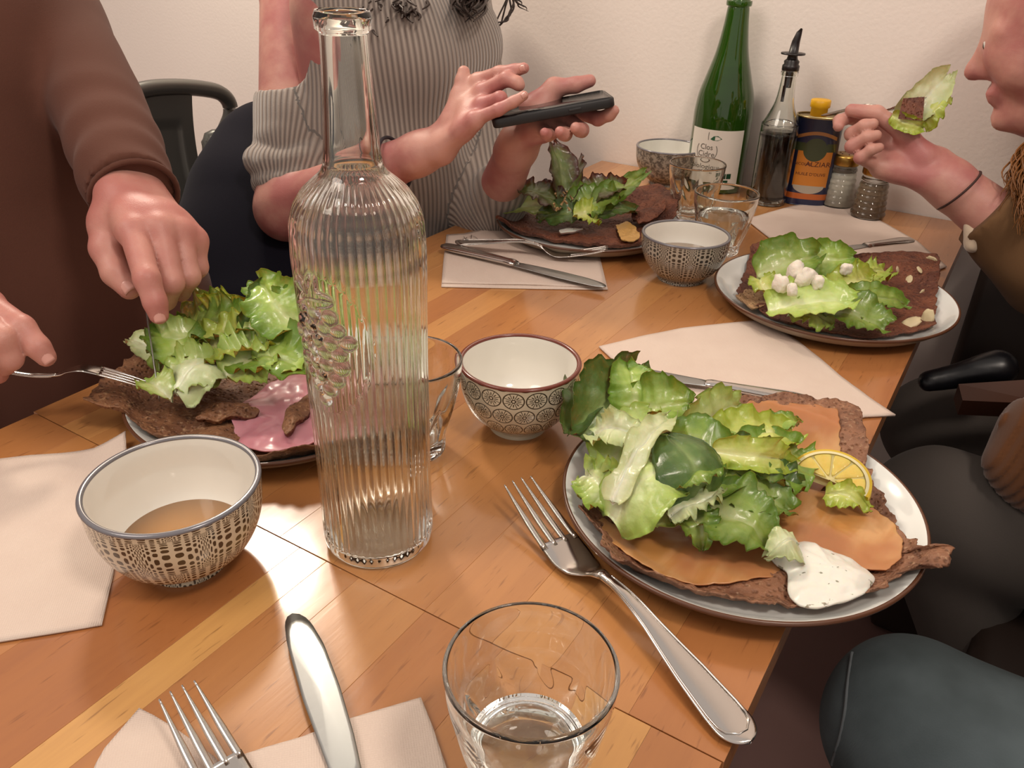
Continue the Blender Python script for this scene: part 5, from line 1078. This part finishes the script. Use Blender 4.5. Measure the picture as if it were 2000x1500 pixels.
tr = body_pr[-4:]
V, F = surfnet(lambda p: fold_(p, [cap(q[1], q[2], float(q[3]) + .012, float(q[4]) + .014) for q in tr] + [cap((.36, 1.02, .54), (.36, 1.14, .54), .15)], .02) + foldnoise(p, .004, 40, (.8, .5, .2), 6), *bounds(tr + [cap((.36, 1.02, .54), (.36, 1.14, .54), .17)], .03), .007)
child('trousers', pc_, V, F, m_cloth('charcoal_trousers', '#4a4541', '#5a5450', .05), 'charcoal grey trousers')
ring_band('hair_tie', pc_, DP((1872, 372, .995)), axc + np.array((.25, .0, -.3)), .036, .030, .0014, plain('brown_elastic', '#3a211c', .7))
hr = hair_cap(hg, m_hair_gin, pc_)
V, F = locks([[hg(-.01, .08, .0), hg(.0, .095, -.10), DP((2010, 300, .97)), DP((1980, 372, .95))], [hg(-.01, .085, .0), hg(-.02, .10, -.10), DP((2030, 300, .96)), DP((1995, 400, .94))], [hg(-.02, .08, .0), hg(-.03, .10, -.10), DP((2050, 320, .94)), DP((2010, 440, .92))]], .0016, 5, .0062, 90, 9)
o = child('hair_strands', hr, V, F, m_hair_gin); o['kind'] = 'stuff'
ft = DP((1800, 214, .975)); fe = DP((1606, 229, 1.105)); m = frame(ft, fe, (0, .1, 1)); fork('fork lifted by the person on the right', m, np.linalg.norm(fe - ft))
def lf(b, t, W, kind, roll, seed, label, **kw):
    a, c = D(*b), D(*t); up = (TOCAM(a) + Vector((0, 0, .3))).normalized(); x = (c - a).normalized(); up = Matrix.Rotation(math.radians(roll), 3, x) @ up; m = frame(a, c, up); V, F, A, E_ = leaf_mesh((c - a).length * 1.08, W, seed=seed, **kw)
    tag(mesh('lettuce_leaf', xf(V, m=m), F, LM[kind], loc=tuple(a), attrs={'rib': A, 'edge': E_}), label, 'lettuce', 'lettuce leaves on the lifted fork')
lf((1752, 246, .985), (1846, 150, .985), .046, 'white', 10, 81, 'whitish leaf rising highest on the lifted fork', frill=.005, nw=5)
lf((1800, 245, .980), (1848, 190, .978), .030, 'yellow', -20, 82, 'yellow-green leaf curling at the mouth side of the lifted fork', frill=.005, nw=5, cross=-.4)
lf((1742, 225, .975), (1800, 250, .970), .026, 'yellow', 20, 83, 'small yellow-green leaf under the dark piece on the lifted fork', frill=.004)
a, b, c, d = DP((1764, 192, .966)), DP((1806, 189, .966)), DP((1802, 236, .962)), DP((1754, 232, .962)); nv = np.array(TOCAM(a)); V = np.array([a, b, c, d, a - nv * .004, b - nv * .004, c - nv * .004, d - nv * .004])
tag(mesh('galette_piece', V, [(3, 2, 1, 0), (4, 5, 6, 7), (0, 1, 5, 4), (1, 2, 6, 5), (2, 3, 7, 6), (3, 0, 4, 7)], g_right, loc=tuple(a), smooth=False), 'small dark square of galette speared on the lifted fork', 'galette')

# ---- legs in blue jeans at the bottom right
J = [cap((.40, .60, .510), (.062, .612, .510), .098, .082), cap((.40, .38, .515), (.10, .36, .505), .098, .083), cap((.40, .42, .53), (.40, .58, .53), .125)]
Jl = [cap((.055, .615, .50), (.36, .60, .10), .066, .046), cap((.10, .36, .49), (.38, .36, .10), .066, .046)]
Jb = [cap((.42, .50, .56), (.44, .50, .95), .12, .12, (1, .8, 1)), cap((.44, .34, 1.0), (.44, .66, 1.0), .055), cap((.44, .50, 1.02), (.43, .50, 1.18), .048)]
Jh = [cap((.36, .60, .08), (.28, .60, .04), .034, .026), cap((.38, .36, .08), (.30, .36, .04), .034, .026), cap((.44, .33, 1.0), (.40, .27, .76), .046, .038), cap((.40, .27, .76), (.28, .36, .66), .036, .026), cap((.28, .36, .66), (.20, .38, .635), .026, .014), cap((.44, .67, 1.0), (.46, .74, .76), .046, .038), cap((.46, .74, .76), (.34, .68, .66), .036, .026), cap((.34, .68, .66), (.26, .65, .635), .026, .014)]
hb, hf, ey, hg = head_prims((.41, .50, 1.30), (-1, -.05, -.15))
V1 = surfnet(lambda p: smin(fold_(p, Jb + Jh + hb, .03), fold_(p, hf, .008), .012), *bounds(Jb + Jh + hb), .007)
pj = person('person in blue jeans at the bottom right corner, knees beside the table', [V1], (.42, .50, 0), skin_b); eyes_children(ey, pj, (-1, -.05, -.15)); hair_cap(hg, m_hair_dark, pj)
V, F = surfnet(lambda p: smin(fold_(p, J, .03), fold_(p, Jl, .02), .03) + foldnoise(p, .0045, 42, (.9, .3, .3), 7), *bounds(J + Jl), .005)
def m_denim():
    n = NM('blue_denim', .85); v = n.tc('Object', (1, 1, 1)); k = n.noise(v, 9, 4); w_ = n.noise(n.tc('Object', (900, 900, 200)), 1, 2); n.color(n.mix(k.sm(.3, .7), srgb('#3c474a'), srgb('#5b686d'))); return n.bump(w_, .3, .0008).m
jn = child('jeans', pj, V, F, m_denim(), 'faded blue denim jeans')
fj = lambda p: smin(fold_(p, J, .03), fold_(p, Jl, .02), .03) + foldnoise(p, .0045, 42, (.9, .3, .3), 7)
def on_surface(px, py, f, t0=.4, t1=1.3):      # first point of a surface seen at that spot of the photo
    ts = np.arange(t0, t1, .001); pp = (EYE + ray(px, py) * ts[:, None]).astype(f32); d_ = f(pp); k = np.argmax(d_ < 0); return pp[k] if d_[k] < 0 else None
sm_ = [q_ for q_ in (on_surface(x, y, fj) for x, y in spl([(1672, 1236), (1662, 1290), (1655, 1340), (1650, 1390), (1640, 1440), (1628, 1480), (1618, 1530)], 26)) if q_ is not None]
V, F = tube(sm_, .0016, 6); child('side_seam', pj, V, F, plain('denim_seam', '#5d6468', .8))
V, F = surfnet(lambda p: np.maximum(fold_(p, [cap((.42, .50, .62), (.44, .50, .95), .15, .145, (1, .8, 1)), cap((.44, .34, 1.0), (.44, .66, 1.0), .070), cap((.44, .33, 1.0), (.40, .27, .76), .06, .05), cap((.40, .27, .76), (.30, .345, .675), .05, .038), cap((.44, .67, 1.0), (.46, .74, .76), .06, .05), cap((.46, .74, .76), (.36, .69, .675), .05, .038)], .03) + foldnoise(p, .004, 30, (.2, .5, .8), 8), p[:, 2] - 1.08), (.18, .1, .42), (.66, .9, 1.16), .008)
child('dark_jumper', pj, V, F, m_cloth('dark_green_wool', '#262c28', '#2f3630'), 'dark green jumper')

# shoes for everybody
m_shoe = plain('black_shoe_leather', '#1a1817', .45)
for who, feet in ((pa, ((-.66, .52), (-.66, .30))), (pb, ((cx + .30, cy - .09), (cx + .30, cy + .09))), (pc_, ((.26, 1.16), (.26, .94))), (pj, ((.36, .60), (.38, .36)))):
    sgn = 1 if who in (pa, pb) else -1
    for fx_, fy_ in feet:
        pr_ = [cap((fx_ - sgn * .035, fy_, .055), (fx_ + sgn * .16, fy_, .040), .046, .038), cap((fx_, fy_, .06), (fx_, fy_, .10), .050, .050)]
        V, F = surfnet(lambda p: np.maximum(fold_(p, pr_, .02), -p[:, 2] + .003), *bounds(pr_), .007); child('shoe', who, V, F, m_shoe)
for who, g_, m_ in ((pb, None, m_hair_dark),): pass
# ---------------------------------------------------------------- chairs, bench, coat and cloth behind the table
m_gun = NM('gunmetal_paint', .35, .55).color(srgb('#5a5955')).m
def metal_chair():
    t = thing('metal_chair', 'dark grey metal chair with bent tube back behind the brown top', 'chair', (-1.0, .76, 0)); X0, Y0 = -1.0, .76
    Lc = lambda p: np.array(p) - np.array((X0, Y0, 0))
    pts = [PXp(x, y, -1.16 + (0 if y < 300 else .0)) for x, y in ((415, 318), (436, 262), (450, 226), (447, 200), (430, 182), (400, 174), (350, 170), (300, 172), (262, 180), (225, 192), (190, 215), (172, 250), (165, 320))]
    pts = [pts[0] * .0 + np.array((-1.02, pts[0][1] - .01, .46))] + pts + [np.array((-1.02, pts[-1][1] + .01, .46))]
    mesh('back_frame', *(lambda vf: (Lc(vf[0]), vf[1]))(tube(spl(pts, 90), .0125, 12)), m_gun, t)
    a, b, c, d = (PXp(x, y, -1.155) for x, y in ((240, 184), (375, 176), (375, 430), (240, 440))); 
    c = b + (c - b); V = []; nu, nv = 28, 28
    for i in range(nu):
        for j in range(nv):
            s, q = i / (nu - 1), j / (nv - 1); p = (a * (1 - s) + b * s) * (1 - q) + (d * (1 - s) + c * s) * q; em = np.clip(min(s - .18, .82 - s, q - .22) / .025, 0, 1); p = p + np.array((-.004 * em, 0, 0)); p[0] += .10 * q ** 2 * .6; V.append(p)
    V = Lc(np.array(V)); F = grid_faces(nu, nv); n = len(V); V2 = V - np.array((.002, 0, 0)); mesh('back_panel', np.vstack([V, V2]), F + [tuple(q + n for q in f[::-1]) for f in F] + [], m_gun, t)
    mesh('seat', *box(-.15, .20, -.19, .19, .445, .462, .006), m_gun, t)
    for sx, sy in ((-.14, -.17), (-.14, .17), (.19, -.17), (.19, .17)): mesh('leg', *tube([(sx, sy, .45), (sx * 1.25, sy * 1.2, .002)], [.014, .010], 12), m_gun, t)
def PXp(px, py, Xp): r = ray(px, py); t_ = Xp / r[0]; return EYE + r * t_
metal_chair()
co = [cap(DP((512, 302, 1.30)), DP((488, 385, 1.27)), .070, .072), cap(DP((488, 385, 1.27)), DP((468, 520, 1.24)), .072, .085), cap(DP((520, 420, 1.26)), DP((510, 620, 1.22)), .10, .12), cap(DP((468, 520, 1.24)), DP((455, 700, 1.20)), .085, .10), cap(DP((560, 330, 1.32)), DP((600, 560, 1.26)), .09, .10)]
V, F = surfnet(lambda p: fold_(p, co, .06) + foldnoise(p, .006, 34, (.8, .5, .1), 4), *bounds(co, .03), .006)
tag(mesh('coat', V, F, m_cloth('navy_wool', '#0f0e16', '#171621', .05), loc=(float(V[:, 0].mean()), float(V[:, 1].mean()), float(V[:, 2].min()))), 'dark navy coat draped behind the woman in grey', 'coat')
bench = thing('bench', 'dark brown bench with a high back along the right wall', 'bench', (.5, 1.1, 0)); bm_ = plain('dark_brown_leather', '#2b1f19', .55)
mesh('seat', *box(-.40, .70, -.38, .20, .30, .43, .02), bm_, bench); mesh('backrest', *box(-.515, .70, .215, .285, .0, .735, .015), bm_, bench); mesh('plinth', *box(-.36, .68, -.34, .18, .0, .30, .005), bm_, bench)
st = thing('stool', 'low dark stool under the person in jeans', 'stool', (.42, .49, 0)); mesh('seat', *box(-.17, .17, -.22, .22, .37, .41, .012), bm_, st)
for sx in (-.13, .13):
    for sy in (-.18, .18): mesh('leg', *tube([(sx, sy, .375), (sx * 1.1, sy * 1.1, .0)], .014, 10), bm_, st)
for nm, sx_, sy_ in (('low dark stool under the person in brown', -.99, .41), ('low dark stool under the woman in grey', cx - .06, cy)):
    s2 = copy_tree(st); s2.location = (sx_, sy_, 0); s2['label'] = nm
hb_ = [cap(DP((1815, 742, 1.02)), DP((1950, 718, 1.00)), .013, .022)]
V, F = surfnet(lambda p: fold_(p, hb_, .02) + foldnoise(p, .002, 80), *bounds(hb_), .004); tag(mesh('handbag', V, F, plain('black_leather', '#0c0d12', .35), loc=tuple(V.mean(0))), 'black bag lying beside the right person above a wooden slat', 'bag')
q = [DP(t) for t in ((1872, 750, .985), (2060, 738, .95), (2060, 790, .95), (1880, 782, .985))]; dn = np.array((0, .02, -.03))
tag(mesh('wooden_slat', np.array(q + [p_ + dn for p_ in q]), [(0, 1, 2, 3), (7, 6, 5, 4), (0, 4, 5, 1), (1, 5, 6, 2), (2, 6, 7, 3), (3, 7, 4, 0)], plain('dark_oak', '#4d2c1c', .5), loc=tuple(q[0]), smooth=False), 'dark wooden slat beside the right person under the black bag', 'slat')
cl = [cap(DP((2005, 845, .90)), DP((1965, 900, .90)), .022, .020), cap(DP((2050, 850, .89)), DP((2030, 930, .89)), .045, .042)]
V, F = surfnet(lambda p: fold_(p, cl, .03) + .0018 * np.sin((p @ np.array((.9, .2, -.3), f32)) * 700), *bounds(cl), .0025); tag(mesh('scarf', V, F, m_cloth('brown_corduroy', '#5e3b24', '#6d472d'), loc=tuple(V.mean(0))), 'brown ribbed cloth at the right edge beside the trousers', 'scarf')
